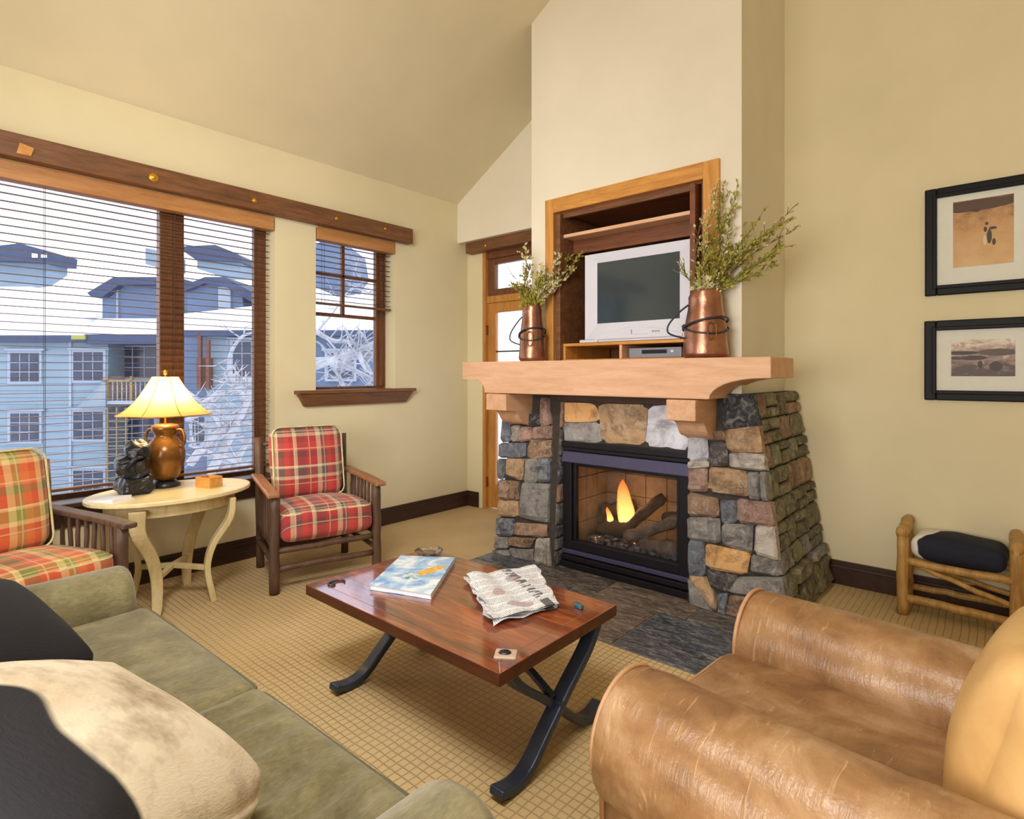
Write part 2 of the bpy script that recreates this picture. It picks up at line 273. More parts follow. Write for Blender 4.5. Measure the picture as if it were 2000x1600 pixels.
# ------------------------------------------------------------------ mesh helpers
class MB:
    def __init__(s): s.v = []; s.f = []
    def add(s, vs, fs):
        k = len(s.v); s.v += [Vector(p) for p in vs]; s.f += [tuple(i+k for i in f) for f in fs]; return s
    def box(s, x0, x1, y0, y1, z0, z1):
        return s.hexa([(x0,y0,z0),(x1,y0,z0),(x1,y1,z0),(x0,y1,z0),(x0,y0,z1),(x1,y0,z1),(x1,y1,z1),(x0,y1,z1)])
    def hexa(s, p): return s.add(p, [(3,2,1,0),(4,5,6,7),(0,1,5,4),(1,2,6,5),(2,3,7,6),(3,0,4,7)])
    def prism(s, poly, axis, a, b):
        n = len(poly); P = []
        for t in (a, b):
            for (p, q) in poly: P.append({'x': (t,p,q), 'y': (p,t,q), 'z': (p,q,t)}[axis])
        return s.add(P, [tuple(range(n))[::-1], tuple(range(n, 2*n))]+[(i, (i+1) % n, n+(i+1) % n, n+i) for i in range(n)])
    def tube(s, pts, r, n=8, cap=True, flat=None):
        pts = [Vector(p) for p in pts]; m = len(pts); rr = r if isinstance(r, (list, tuple)) else [r]*m
        up = None; vs = []
        for i, p in enumerate(pts):
            t = (pts[min(i+1, m-1)]-pts[max(i-1, 0)]).normalized()
            if up is None:
                up = Vector((0,0,1)) if abs(t.z) < .9 else Vector((1,0,0))
                if flat: up = Vector(flat)
            a = t.cross(up); a = a.normalized() if a.length > 1e-6 else t.orthogonal().normalized(); b = a.cross(t).normalized(); up = b
            for k in range(n):
                th = 2*PI*k/n; vs.append(p+a*math.cos(th)*rr[i]+b*math.sin(th)*rr[i])
        fs = [(i*n+k, i*n+(k+1) % n, (i+1)*n+(k+1) % n, (i+1)*n+k) for i in range(m-1) for k in range(n)]
        if cap: fs += [tuple(range(n))[::-1], tuple(range((m-1)*n, m*n))]
        return s.add(vs, fs)
    def bar(s, pts, wdt, thk, side):          # rectangular section swept along pts; side = direction of the width
        pts = [Vector(p) for p in pts]; m = len(pts); side = Vector(side).normalized(); vs = []
        for i, p in enumerate(pts):
            t = (pts[min(i+1, m-1)]-pts[max(i-1, 0)]).normalized(); nn = t.cross(side).normalized()
            ww = wdt[i] if isinstance(wdt, (list, tuple)) else wdt; tt = thk[i] if isinstance(thk, (list, tuple)) else thk
            for a, b in ((-1,-1),(1,-1),(1,1),(-1,1)): vs.append(p+side*a*ww/2+nn*b*tt/2)
        fs = [(i*4+k, i*4+(k+1) % 4, (i+1)*4+(k+1) % 4, (i+1)*4+k) for i in range(m-1) for k in range(4)]
        return s.add(vs, fs+[(3,2,1,0), tuple(range((m-1)*4, m*4))])
    def lathe(s, prof, n=32, c=(0,0,0), close=True):
        c = Vector(c); vs = []
        for (r, z) in prof:
            for k in range(n): vs.append(c+Vector((r*math.cos(2*PI*k/n), r*math.sin(2*PI*k/n), z)))
        m = len(prof); fs = [(i*n+k, i*n+(k+1) % n, (i+1)*n+(k+1) % n, (i+1)*n+k) for i in range(m-1) for k in range(n)]
        if close: fs += [tuple(range(n))[::-1], tuple(range((m-1)*n, m*n))]
        return s.add(vs, fs)
    def build(s, name, mat, parent=None, smooth=False, bevel=0, local=False, color=None, label=None, seg=2, sub=0, weld=False):
        off = Vector((0,0,0))
        if parent is not None and not local:
            p = parent
            while p is not None: off += p.location; p = p.parent
        me = bpy.data.meshes.new(name); me.from_pydata([tuple(p-off) for p in s.v], [], s.f)
        bm = bmesh.new(); bm.from_mesh(me)
        if weld: bmesh.ops.remove_doubles(bm, verts=bm.verts, dist=1e-5)
        bmesh.ops.recalc_face_normals(bm, faces=bm.faces)
        bm.to_mesh(me); bm.free()
        if smooth:
            for q in me.polygons: q.use_smooth = True
        if mat: me.materials.append(mat)
        o = bpy.data.objects.new(name, me); col.objects.link(o)
        if parent is not None: o.parent = parent
        if bevel:
            b = o.modifiers.new('bevel', 'BEVEL'); b.width = bevel; b.segments = seg; b.limit_method = 'ANGLE'; b.angle_limit = math.radians(40)
            if not smooth and seg > 1:
                for q in me.polygons: q.use_smooth = False
        if sub: b = o.modifiers.new('subsurf', 'SUBSURF'); b.levels = sub; b.render_levels = sub
        if color: o.color = color
        if label: o['label'] = label
        return o
def thing(name, loc, label, cat, rz=0, group=None):
    o = bpy.data.objects.new(name, None); col.objects.link(o); o.location = loc; o.rotation_euler = (0,0,rz); o.empty_display_size = .1
    return tag(o, label, cat, group)
def tag(o, label, cat, group=None):
    o['label'] = label; o['category'] = cat
    if group: o['group'] = group
    return o
def struct(o): o['kind'] = 'structure'; return o
def B(*a): return MB().box(*a)
def copy_tree(o, parent=None):
    c = o.copy(); col.objects.link(c); c.parent = parent
    for ch in list(o.children): copy_tree(ch, c)
    return c
def bez(p0, p1, p2, p3, n=10):
    p0, p1, p2, p3 = map(Vector, (p0, p1, p2, p3)); out = []
    for i in range(n+1):
        t = i/n; out.append(p0*(1-t)**3+p1*3*t*(1-t)**2+p2*3*t*t*(1-t)+p3*t**3)
    return out
def smoothpath(P, n=6):                        # Catmull-Rom through points
    P = [Vector(p) for p in P]; Q = [P[0]*2-P[1]]+P+[P[-1]*2-P[-2]]; out = []
    for i in range(1, len(Q)-2):
        a, b, c, d = Q[i-1:i+3]
        for k in range(n):
            t = k/n; out.append(.5*((2*b)+(c-a)*t+(2*a-5*b+4*c-d)*t*t+(3*b-a-3*c+d)*t**3))
    return out+[P[-1]]
def softbox(hx, hy, hz, r, n=16, crown=(0,0,0), noise_amp=0, noise_scale=4, pinch=0, seed=0, fn=None):
    """Rounded, crowned cushion: surface grid of a cube pushed onto a rounded box."""
    mb = MB(); cs = [math.sin(PI/2*(-1+2*i/n))*.5+(-1+2*i/n)*.5 for i in range(n+1)]; idx = {}
    def vert(a, b, c):
        k = (round(a,5), round(b,5), round(c,5))
        if k in idx: return idx[k]
        p = Vector((a*hx, b*hy, c*hz)); q = Vector([max(-(h-r), min(h-r, x)) for x, h in zip(p, (hx,hy,hz))])
        d = p-q
        if d.length > 1e-9: p = q+d.normalized()*min(r, r)
        e = (1-a*a)*(1-b*b); g = (1-a*a)*(1-c*c); h = (1-b*b)*(1-c*c)
        p.z += c*crown[2]*e; p.y += b*crown[1]*g; p.x += a*crown[0]*h
        if pinch: k_ = 1-pinch*(abs(a)*abs(b))**3; p.z *= k_
        if noise_amp: p += Vector(noise.noise_vector(p*noise_scale+Vector((seed*7.1,seed,0))))*noise_amp
        if fn: p = fn(p, a, b, c)
        idx[k] = len(mb.v); mb.v.append(p); return idx[k]
    for ax in range(3):
        for sgn in (-1, 1):
            for i in range(n):
                for j in range(n):
                    q = []
                    for (a, b) in ((cs[i],cs[j]),(cs[i+1],cs[j]),(cs[i+1],cs[j+1]),(cs[i],cs[j+1])):
                        t = [a, b]; t.insert(ax, sgn); q.append(vert(*t))
                    mb.f.append(tuple(q))
    return mb
def xf(mb, loc=(0,0,0), rx=0, ry=0, rz=0):
    mt = Matrix.Translation(loc) @ Matrix.Rotation(rz, 4, 'Z') @ Matrix.Rotation(ry, 4, 'Y') @ Matrix.Rotation(rx, 4, 'X')
    mb.v = [mt @ Vector(p) for p in mb.v]; return mb
def sweep(profile, stations, axis):            # profile list (p,q); stations list (t, scale, dz)
    cx = sum(p for p, q in profile)/len(profile); cz = sum(q for p, q in profile)/len(profile); n = len(profile); mb = MB(); vs = []
    for (t, s_, *o) in stations:
        for (p, q) in profile:
            a, b = cx+(p-cx)*s_, cz+(q-cz)*s_; vs.append((t,a,b) if axis == 'x' else (a,t,b))
    m = len(stations); fs = [(i*n+k, i*n+(k+1) % n, (i+1)*n+(k+1) % n, (i+1)*n+k) for i in range(m-1) for k in range(n)]
    return mb.add(vs, fs+[tuple(range(n))[::-1], tuple(range((m-1)*n, m*n))])

# ------------------------------------------------------------------ room shell
XW, YB, ZC, SL, XR, XE, YF = -4.37, 4.33, 3.17, .60, -.6, 3.2, -3.2
zc = lambda x: ZC+SL*(x-XW) if x <= XR else ZC+SL*(XR-XW)-SL*(x-XR)
struct(B(XW-.3, XE+.15, YF-.15, YB+.2, -.12, 0).build('floor', M['carpet']))
mb = MB()
for (a, b) in ((XW-.25, XR), (XR, XE+.15)):
    mb.prism([(a, zc(a)), (b, zc(b)), (b, zc(b)+.15), (a, zc(a)+.15)], 'y', YF-.15, YB+.2)
struct(mb.build('ceiling', M['ceil']))
AY0, AY1, AZ0, AZ1, BY0, BY1, BZ0 = -.76, 2.202, .60, 2.62, 2.555, 3.374, 1.25
T0 = XW-.23; mb = MB()
mb.box(T0, XW, YF, AY0, 0, ZC); mb.box(T0, XW, AY0, AY1, 0, AZ0); mb.box(T0, XW, AY1, BY0, 0, AZ1); mb.box(T0, XW, BY0, BY1, 0, BZ0)
mb.box(T0, XW, BY1, YB+.12, 0, AZ1); mb.box(T0, XW, AY0, YB+.12, AZ1, ZC)
struct(mb.build('wall_left', M['wall']))
DX0, DX1, DZ = -4.14, -3.1, 2.66; mb = MB()
mb.box(XW, DX0, YB, YB+.12, 0, DZ)
mb.box(DX1, -2.6, YB, YB+.12, 0, DZ)
mb.prism([(XW,DZ),(-2.6,DZ),(-2.6,zc(-2.6)),(XW,ZC)], 'y', YB, YB+.12)
mb.prism([(-2.6,0),(XE,0),(XE,zc(XE)),(XR,zc(XR)),(-2.6,zc(-2.6))], 'y', YB, YB+.12)
struct(mb.build('wall_back', M['wall']))
struct(MB().prism([(XW+.001,2.764),(-2.8,2.764),(-2.8,zc(-2.8)),(XW+.001,ZC)], 'y', 4.18, YB).build('wall_soffit', M['wallw']))
struct(B(XE, XE+.15, YF, YB+.12, 0, zc(XE)).build('wall_right', M['wall']))
struct(MB().prism([(XW,0),(XE,0),(XE,zc(XE)),(XR,zc(XR)),(XW,ZC)], 'y', YF-.12, YF).build('wall_front', M['wall']))
# chimney breast with the cabinet niche and the firebox opening
BL, BR_, BYF = -2.80, -1.20, 3.47; NX0, NX1, NZ0, NZ1 = -2.575, -1.425, 1.49, 2.615
mb = MB()
mb.prism([(BL,0),(NX0,0),(NX0,zc(NX0)),(BL,zc(BL))], 'y', BYF, YB); mb.prism([(NX1,0),(BR_,0),(BR_,zc(BR_)),(NX1,zc(NX1))], 'y', BYF, YB)
mb.prism([(NX0,NZ1),(NX1,NZ1),(NX1,zc(NX1)),(NX0,zc(NX0))], 'y', BYF, YB); mb.box(NX0, NX1, BYF, YB, .95, NZ0)
mb.box(NX0, NX1, 4.15, YB, NZ0, NZ1)
struct(mb.build('wall_chimney', M['wallw']))
# baseboards
def baseb(name, p, q, nrm):
    p, q, nrm = Vector(p), Vector(q), Vector(nrm); mb = MB()
    for (a, b, z0, z1) in ((0,.018,0,.125),(0,.026,.11,.122),(0,.013,.125,.157)):
        c = [p+nrm*a, q+nrm*a, q+nrm*b, p+nrm*b]; mb.hexa([x+Vector((0,0,z0)) for x in c]+[x+Vector((0,0,z1)) for x in c])
    return struct(mb.build(name, M['darktrim'], bevel=.002))
baseb('baseboard_left', (XW, YF, 0), (XW, YB, 0), (1,0,0))
baseb('baseboard_back', (XW, YB, 0), (-4.2, YB, 0), (0,-1,0))
baseb('baseboard_back', (-.95, YB, 0), (XE, YB, 0), (0,-1,0))

# ------------------------------------------------------------------ windows of the left wall
XG = -4.52
def frame_box(mb, y0, y1, z0, z1): mb.box(XG-.05, XG, y0, y1, z0, z1)
w1 = thing('window_1', (XG, .7, .6), '', ''); del w1['label'], w1['category']; struct(w1)
for (y0, y1, z0, z1) in ((AY0,AY1,.60,.64),(AY0,AY1,2.56,2.62),(2.109,AY1,.64,2.56),(AY0,-.66,.64,2.56)): B(XG-.05, XG, y0, y1, z0, z1).build('window_frame', M['frame'], w1, bevel=.004)
for (y0, y1) in ((1.432,1.591),(-.14,.02)): B(XG-.05, XG+.02, y0, y1, .64, 2.56).build('mullion', M['frame'], w1, bevel=.004)
for (y0, y1) in ((1.591,2.109),(.02,1.432),(-.66,-.14)): B(XG-.03, XG-.026, y0, y1, .64, 2.56).build('pane', M['glass'], w1)
B(XW-.14, XW+.07, AY0-.12, AY1+.14, .585, .612).build('sill_board', M['darktrim'], w1, bevel=.004)
MB().prism([(XW,.46),(XW+.02,.46),(XW+.05,.585),(XW,.585)], 'y', AY0-.06, AY1+.09).build('sill_apron', M['darktrim'], w1, bevel=.003)
w2 = thing('window_2', (XG, 2.96, 1.25), '', ''); del w2['label'], w2['category']; struct(w2)
for (y0, y1, z0, z1) in ((BY0,BY1,1.25,1.285),(BY0,BY1,2.56,2.62),(3.268,BY1,1.285,2.56),(BY0,2.64,1.285,2.56)): B(XG-.05, XG, y0, y1, z0, z1).build('window_frame', M['frame'], w2, bevel=.004)
B(XG-.02, XG+.02, 3.30, 3.33, 1.285, 2.56).build('window_frame', M['frame'], w2, bevel=.003)
for (y0, y1, z0, z1) in ((2.905,2.935,1.92,2.56),(2.64,3.268,1.905,1.935),(2.64,3.268,2.262,2.286)): B(XG-.045, XG-.01, y0, y1, z0, z1).build('muntin', M['frame'], w2, bevel=.003)
for (y0, y1, z0, z1) in ((2.64,3.268,1.285,1.905),(2.64,2.905,1.935,2.262),(2.935,3.268,1.935,2.262),(2.64,2.905,2.286,2.56),(2.935,3.268,2.286,2.56)): B(XG-.03, XG-.026, y0, y1, z0, z1).build('pane', M['glass'], w2)
B(XW-.15, XW+.075, 2.36, 3.57, 1.235, 1.262).build('sill_board', M['darktrim'] and M['beam'], w2, bevel=.004)
MB().hexa([(XW,2.44,1.13),(XW,3.49,1.13),(XW+.03,3.48,1.13),(XW+.03,2.45,1.13),(XW,2.38,1.235),(XW,3.55,1.235),(XW+.06,3.55,1.235),(XW+.06,2.38,1.235)]).build('sill_apron', M['beam'], w2, bevel=.003)
# long timber header above both windows
hd = thing('header_beam', (XW, 1.3, 2.62), 'long dark brown timber beam with brass rosettes above the windows', 'beam')
B(XW, XW+.085, -1.15, 3.52, 2.635, 2.775).build('board', M['beam'], hd, bevel=.006)
for i, (u, v) in enumerate(((47,293),(300,347),(497,392),(657,427),(752,447))):
    p = on_plane(u, v, Vector((XW+.085,0,0)), Vector((1,0,0)))
    if i == 0: MB().prism([(p.y-.035,p.z-.03),(p.y+.03,p.z-.03),(p.y+.045,p.z+.02),(p.y-.02,p.z+.035)], 'x', XW+.08, XW+.097).build('peg', M['honey'], hd, bevel=.003, label='square light wood peg')
    else:
        r = (.03,.02,.016,.014)[i-1]; mb = MB().lathe([(r,0),(r,.006),(r*.8,.012),(r*.5,.008),(.3*r,.016),(.001,.018)], 16)
        mb.v = [Vector((XW+.083+q.z, p.y+q.x, p.z+q.y)) for q in mb.v]; mb.build('rosette', M['brass'], hd, smooth=True)
# wooden blinds: every slat its own part
def blind(name, label, y0, y1, ztop, zbot, step, cords, n_tail=0):
    b = thing(name, (XW-.055, (y0+y1)/2, ztop), label, 'blind')
    B(XW-.085, XW+.012, y0, y1, 2.525, 2.63).build('valance', M['valance'], b, bevel=.004)
    n = int((ztop-zbot)/step); first = None
    for i in range(n):
        z = ztop-step*(i+.6)
        if first is None:
            mb = MB().hexa([(XW-.085,y0+.008,z),(XW-.052,y0+.008,z),(XW-.052,y1-.008,z),(XW-.085,y1-.008,z),(XW-.085,y0+.008,z+.003),(XW-.052,y0+.008,z+.003),(XW-.052,y1-.008,z+.003),(XW-.085,y1-.008,z+.003)])
            first = mb.build('slat', M['slat'], b)
        else:
            c = first.copy(); col.objects.link(c); c.parent = b; c.location = first.location+Vector((0,0,-step*i))
    zb = ztop-step*(n+.4); B(XW-.087, XW-.043, y0+.008, y1-.008, zb-.004, zb+.014).build('bottom_rail', M['slat'], b, bevel=.003)
    for y in cords:
        MB().box(XW-.044, XW-.042, y-.0012, y+.0012, zb, 2.53).box(XW-.087, XW-.085, y-.0012, y+.0012, zb, 2.53).build('ladder_cord', M['cord'], b)
    return b
blind('wooden_blind', 'wide open wooden slat blind hanging in the large left window', AY0+.01, AY1-.01, 2.53, .66, .047, (-.55, .12, .785, 1.50, 2.08))
blind('wooden_blind', 'narrow open wooden slat blind raised halfway in the small window', BY0+.01, BY1-.01, 2.53, 2.0, .047, (2.66, 3.30))

# ------------------------------------------------------------------ balcony door in the back wall
d = thing('door_1', (-3.62, YB, 0), '', ''); del d['label'], d['category']; struct(d)
def dp(n, x0, x1, y0, y1, z0, z1, m=None, **k): return B(x0, x1, YB+y0, YB+y1, z0, z1).build(n, m or M['doorwood'], d, bevel=.004, **k)
dp('casing', -4.14, -4.10, -.012, .12, 0, 2.66, M['doorwood']); dp('casing', -3.14, -3.10, -.012, .12, 0, 2.66)
dp('head_frame', -4.10, -3.14, .01, .12, 2.585, 2.66, M['frame']); dp('transom_bar', -4.10, -3.14, .01, .12, 2.13, 2.20)
for (a, b_, c, e) in ((-4.10,-4.01,2.20,2.585),(-3.23,-3.14,2.20,2.585),(-4.01,-3.23,2.20,2.27),(-4.01,-3.23,2.53,2.585)): dp('transom_frame', a, b_, .03, .09, c, e, M['frame'])
dp('pane', -4.01, -3.23, .055, .06, 2.27, 2.53, M['glass'])
for (a, b_, c, e) in ((-4.10,-4.00,.02,2.13),(-3.24,-3.14,.02,2.13),(-4.00,-3.24,2.03,2.13),(-4.00,-3.24,.02,.25)): dp('door_rail', a, b_, .03, .08, c, e)
dp('pane', -4.00, -3.24, .052, .057, .25, 2.03, M['glass'])
dp('muntin', -4.00, -3.24, .04, .062, 1.62, 1.635, M['cord'])
for z in (.28, 1.1, 1.85): dp('hinge', -4.108, -4.092, -.004, .03, z-.05, z+.05, M['bronze'])
dh = thing('header_beam', (-3.4, YB-.1, 2.66), 'short dark brown timber beam above the balcony door', 'beam')
B(-4.30, BL-.001, YB-.10, YB-.001, 2.655, 2.763).build('board', M['beamx'], dh, bevel=.005)
p = on_y(948, 480, YB-.1); mb = MB().lathe([(.016,0),(.016,.006),(.01,.012),(.001,.014)], 12); mb.v = [Vector((p.x+q.x, YB-.098-q.z, p.z+q.y)) for q in mb.v]; mb.build('rosette', M['brass'], dh, smooth=True)

# ------------------------------------------------------------------ fireplace of field stone
fp = thing('fireplace', (-1.97, 3.8, 0), 'battered field stone fireplace surround against the chimney breast', 'fireplace')
def yf(z): return 3.335+.10*z/1.27          # front plane of the core leans back
def core(xi0, xi1, xo0, xo1, zt, yb):
    return MB().hexa([(xi0,yf(0),0),(xo0,yf(0),0),(xo0,yb,0),(xi0,yb,0),(xi1,yf(zt),zt),(xo1,yf(zt),zt),(xo1,yb,zt),(xi1,yb,zt)])
core(-1.475, -1.475, -.925, -1.135, 1.28, YB).build('mortar_core', M['mortar'], fp)
core(-2.475, -2.475, -3.03, -2.955, 1.26, YB).build('mortar_core', M['mortar'], fp)
PAL = {'g': srgb(128, 124, 122), 'l': srgb(172, 164, 156), 'b': srgb(98, 104, 116), 'd': srgb(76, 72, 72), 'p': srgb(156, 124, 112), 't': srgb(170, 138, 104),
       'o': srgb(202, 154, 96), 'w': srgb(182, 184, 196), 'n': srgb(134, 106, 84), 'k': srgb(50, 50, 58), 'v': srgb(112, 106, 78), 'u': srgb(96, 92, 70)}
def tint(k):
    c = PAL[k]; f = R_.uniform(1.35, 1.85); return (min(1, c[0]*f), min(1, c[1]*f), min(1, c[2]*f), 1)
def stone(P, nrm, out, depth, key, parent, shrink=.004, rough=.008, name='stone', mat='stone'):
    """A stone from four corner points on a plane: a 4x4 front grid, rounded and uneven, closed at the sides."""
    nrm = Vector(nrm).normalized(); c = sum(P, Vector())/4; n = 4; g = []
    P = [p+(c-p).normalized()*shrink for p in P]; wob = [[R_.uniform(-1, 1) for _ in range(n+1)] for _ in range(n+1)]; mb = MB(); vs = []
    small = min((P[0]-P[1]).length, (P[1]-P[2]).length)
    for j in range(n+1):
        for i in range(n+1):
            s_ = (0,.13,.5,.87,1)[i]; t_ = (0,.13,.5,.87,1)[j]
            p = (P[0]*(1-s_)+P[1]*s_)*(1-t_)+(P[3]*(1-s_)+P[2]*s_)*t_
            e = (i in (0, n))+(j in (0, n))
            h = out*(.45 if e == 1 else .2 if e == 2 else 1)+wob[j][i]*rough
            q = p+nrm*h
            if e == 2: q += (c-q)*min(.10, .012/max(small, .02))
            if e == 1: q += (p-c)*.03*wob[i][j]
            vs.append(q)
    fs = [(j*(n+1)+i, j*(n+1)+i+1, (j+1)*(n+1)+i+1, (j+1)*(n+1)+i) for j in range(n) for i in range(n)]
    k = len(vs); vs += [p-nrm*depth for p in P]
    rim = [list(range(0, n+1)), [(n+1)*j+n for j in range(n+1)], [(n+1)*n+n-i for i in range(n+1)], [(n+1)*(n-j) for j in range(n+1)]]
    for s_ in range(4): fs.append(tuple(rim[s_])+(k+(s_+1) % 4, k+s_))
    fs.append((k+3, k+2, k+1, k))
    mb.add(vs, fs); return mb.build(name, M[mat], parent, smooth=False, color=tint(key))
PN = Vector((0, -1, .0787)).normalized(); P0 = Vector((0, 3.325, 0))
def cr(x, y): return 940+x/2.7778, 740+y/2.7778
def stones_px(rows, depth=.04):
    for (k, *q) in rows:
        P = [on_plane(*cr(q[i], q[i+1]), P0, PN) for i in (0, 2, 4, 6)]
        for p in P: p.z = max(p.z, .004)
        stone([P[3], P[2], P[1], P[0]], PN, .028+R_.uniform(-.006,.012), depth, k, fp, -.004, .009)
stones_px([
 ('k',1308,92,1482,85,1510,250,1315,275),('n',1240,285,1318,278,1335,335,1240,335),('t',1320,280,1512,256,1528,402,1345,392),('w',1128,320,1228,320,1238,442,1128,442),
 ('d',1245,342,1338,340,1345,470,1245,470),('l',1348,400,1530,408,1548,500,1352,482),('l',1128,448,1236,446,1236,480,1128,488),('p',1128,494,1232,486,1232,610,1128,608),
 ('t',1240,476,1442,500,1450,640,1240,605),('g',1448,506,1510,508,1520,655,1456,642),('g',1515,506,1550,510,1564,655,1526,655),('n',1128,616,1288,650,1298,750,1128,740),
 ('b',1300,656,1390,664,1386,780,1308,780),('p',1396,648,1572,672,1592,802,1394,776),('g',1128,748,1298,756,1304,890,1128,870),('g',1312,786,1480,790,1474,945,1316,896),
 ('l',1490,796,1594,806,1612,988,1486,945),('b',1128,876,1216,886,1222,1068,1128,1060),('o',1224,890,1468,945,1440,1062,1228,1024),('g',1474,952,1616,992,1634,1068,1466,1046),
 ('d',1228,1030,1400,1066,1342,1160,1244,1122),('t',1128,1066,1222,1074,1284,1190,1276,1262,),('g',1346,1160,1400,1072,1640,1076,1652,1200),('b',1288,1165,1342,1165,1334,1296,1288,1276),
 ('n',1346,1168,1652,1206,1664,1330,1340,1300),('g',1128,1075,1134,1252,1274,1268,1215,1150)])
stones_px([
 ('p',328,102,374,106,382,248,328,254),('p',284,262,384,254,384,326,282,326),('l',168,256,214,252,214,335,168,338),('p',220,260,280,266,276,330,216,344),
 ('b',124,185,162,190,162,340,112,342),('k',165,190,322,190,322,254,165,252),('b',102,348,252,348,240,428,102,428),('t',140,432,240,436,228,552,136,524),('n',264,332,384,332,384,428,256,430),
 ('g',246,436,308,432,308,560,234,560),('b',312,434,380,434,374,560,312,560),('b',96,436,134,438,130,542,96,540),('n',96,548,206,558,206,658,96,650),
 ('g',226,564,374,570,366,780,208,748),('t',94,656,208,664,200,748,92,742),('b',88,752,176,762,180,850,84,850),('n',184,778,360,790,356,860,184,850),
 ('g',80,856,144,860,150,920,78,920),('n',152,856,300,866,262,920,156,902),('l',304,866,370,866,376,1036,290,1006),('g',72,926,150,928,160,980,68,972),('g',156,916,284,926,284,1002,164,972)])
# sloping right flank, laid in courses, and inner return stones
def flank(z0, z1, s0, s1, key, out=.03, rough=.006):
    def pt(z, s_):
        x = -.925-.164*z; y0 = yf(z); return Vector((x, y0+(YB-.004-y0)*s_, z))
    P = [pt(z0, s0), pt(z0, s1), pt(z1, s1), pt(z1, s0)]
    stone(P, Vector((1, 0, .164)), out, .03, key, fp, .005, rough)
z = .27; rows = [.12, .15, .13, .17, .14, .15, .15]
for r, h in enumerate(rows):
    cuts = [0]
    while cuts[-1] < .8: cuts.append(cuts[-1]+R_.uniform(.15, .3))
    cuts[-1] = 1.0
    for a, b in zip(cuts, cuts[1:]):
        dz = R_.uniform(-.012, .012); key = R_.choice('vuvunvg')
        if b-a > .2 and R_.random() < .35:
            m_ = z+h*R_.uniform(.4,.6); flank(z+.003, m_, a, b, key); flank(m_+.004, z+h+dz*0, a, b, R_.choice('vu'))
        else: flank(z+.003, z+h, a, b, key)
    z += h
for (z0, z1, s0, s1, k) in ((.005,.13,0,.28,'v'),(.005,.16,.285,.60,'u'),(.005,.2,.605,1,'v'),(.135,.265,0,.22,'u'),(.165,.265,.225,.6,'v'),(.205,.265,.605,1,'g')): flank(z0, z1, s0, s1, k, .045, .012)
for (z0, z1, k) in ((.005,.12,'k'),(.125,.21,'d'),(.215,.30,'k'),(.305,.46,'d'),(.465,.60,'n'),(.605,.80,'k'),(.805,1.0,'d'),(1.005,1.2,'n')):
    P = [Vector((-2.475, yf(z0)-.01, z0)), Vector((-2.475, 3.445, z0)), Vector((-2.475, 3.445, z1)), Vector((-2.475, yf(z1)-.01, z1))]; stone(P, (1,0,0), .014, .01, k, fp, .004, .003)
# slate panels above the firebox
yp = 3.445
def panel(q, key):
    P = [on_y(*cr(q[i], q[i+1]), yp) for i in (0, 2, 4, 6)]; stone([P[3],P[2],P[1],P[0]], (0,-1,0), .012, .02, key, fp, -.002, .002, 'slate_panel', 'panelslate')
panel((425,128,620,134,652,230,425,236), 'o'); panel((425,240,650,234,655,350,425,334), 'g'); panel((632,136,902,142,890,358,660,344), 't'); panel((906,142,1132,150,1132,392,894,360), 'w')
B(-2.475, -1.475, 3.44, 3.47, .9, 1.255).build('mortar_bed', M['mortar'], fp); B(-2.50, -1.45, 3.40, 3.47, 1.20, 1.26).build('lintel', M['darktrim'], fp, bevel=.004)

# ------------------------------------------------------------------ mantel
mt = thing('mantel_shelf', (-2.09, 3.3, 1.26), 'thick pale wooden mantel beam with curved ends on two corbels', 'mantel')
arcR = [(-1.27+.29*(1-math.cos(a)), 1.255+.12*math.sin(a)) for a in [PI/2*i/8 for i in range(9)]]
arcL = [(-3.0-.10*(1-math.cos(a)), 1.255+.10*math.sin(a)) for a in [PI/2*i/6 for i in range(7)]]
poly = [(-3.0,1.255)]+arcR+[(-.94,1.375),(-.94,1.49),(-3.24,1.49),(-3.24,1.355),(-3.10,1.355)]+arcL[::-1][:-1]
MB().prism(poly, 'y', 3.15, 3.57).build('beam', M['mantel'], mt, bevel=.006)
def corbel(x0, x1):
    s = [(3.12,1.25),(3.12,1.13),(3.17,1.125)]+[tuple(p.yz) for p in bez((0,3.17,1.125),(0,3.30,1.125),(0,3.24,1.03),(0,3.36,1.02),8)[1:]]+[(3.41,1.0),(3.5,1.0),(3.5,1.25)]
    MB().prism(s, 'x', x0, x1).build('corbel', M['corbel'], mt, bevel=.005)
corbel(-1.512, -1.335); corbel(-2.955, -2.757)

# ------------------------------------------------------------------ gas fireplace insert
fi = thing('fireplace_insert', (-1.98, 3.5, .0), 'black steel gas fireplace insert with glass front between the stone piers', 'fireplace insert')
def fb(n, x0, x1, y0, y1, z0, z1, m='black', bevel=.004, **k): return B(x0, x1, y0, y1, z0, z1).build(n, M[m], fi, bevel=bevel, **k)
fb('top_moulding', -2.47, -1.475, 3.40, 3.47, .872, .912); fb('top_moulding', -2.46, -1.485, 3.41, 3.47, .845, .870)
MB().hexa([(-2.455,3.385,.765),(-1.49,3.385,.765),(-1.49,3.47,.765),(-2.455,3.47,.765),(-2.455,3.405,.84),(-1.49,3.405,.84),(-1.49,3.47,.84),(-2.455,3.47,.84)]).build('hood', M['hood'], fi, bevel=.004)
fb('side_frame', -2.46, -2.385, 3.41, 3.47, .03, .765); fb('side_frame', -1.565, -1.485, 3.41, 3.47, .03, .765)
fb('inner_frame', -2.385, -2.36, 3.43, 3.47, .16, .765); fb('inner_frame', -1.59, -1.565, 3.43, 3.47, .16, .765); fb('inner_frame', -2.36, -1.59, 3.43, 3.47, .735, .765)
fb('lower_panel', -2.385, -1.565, 3.41, 3.47, .14, .20)
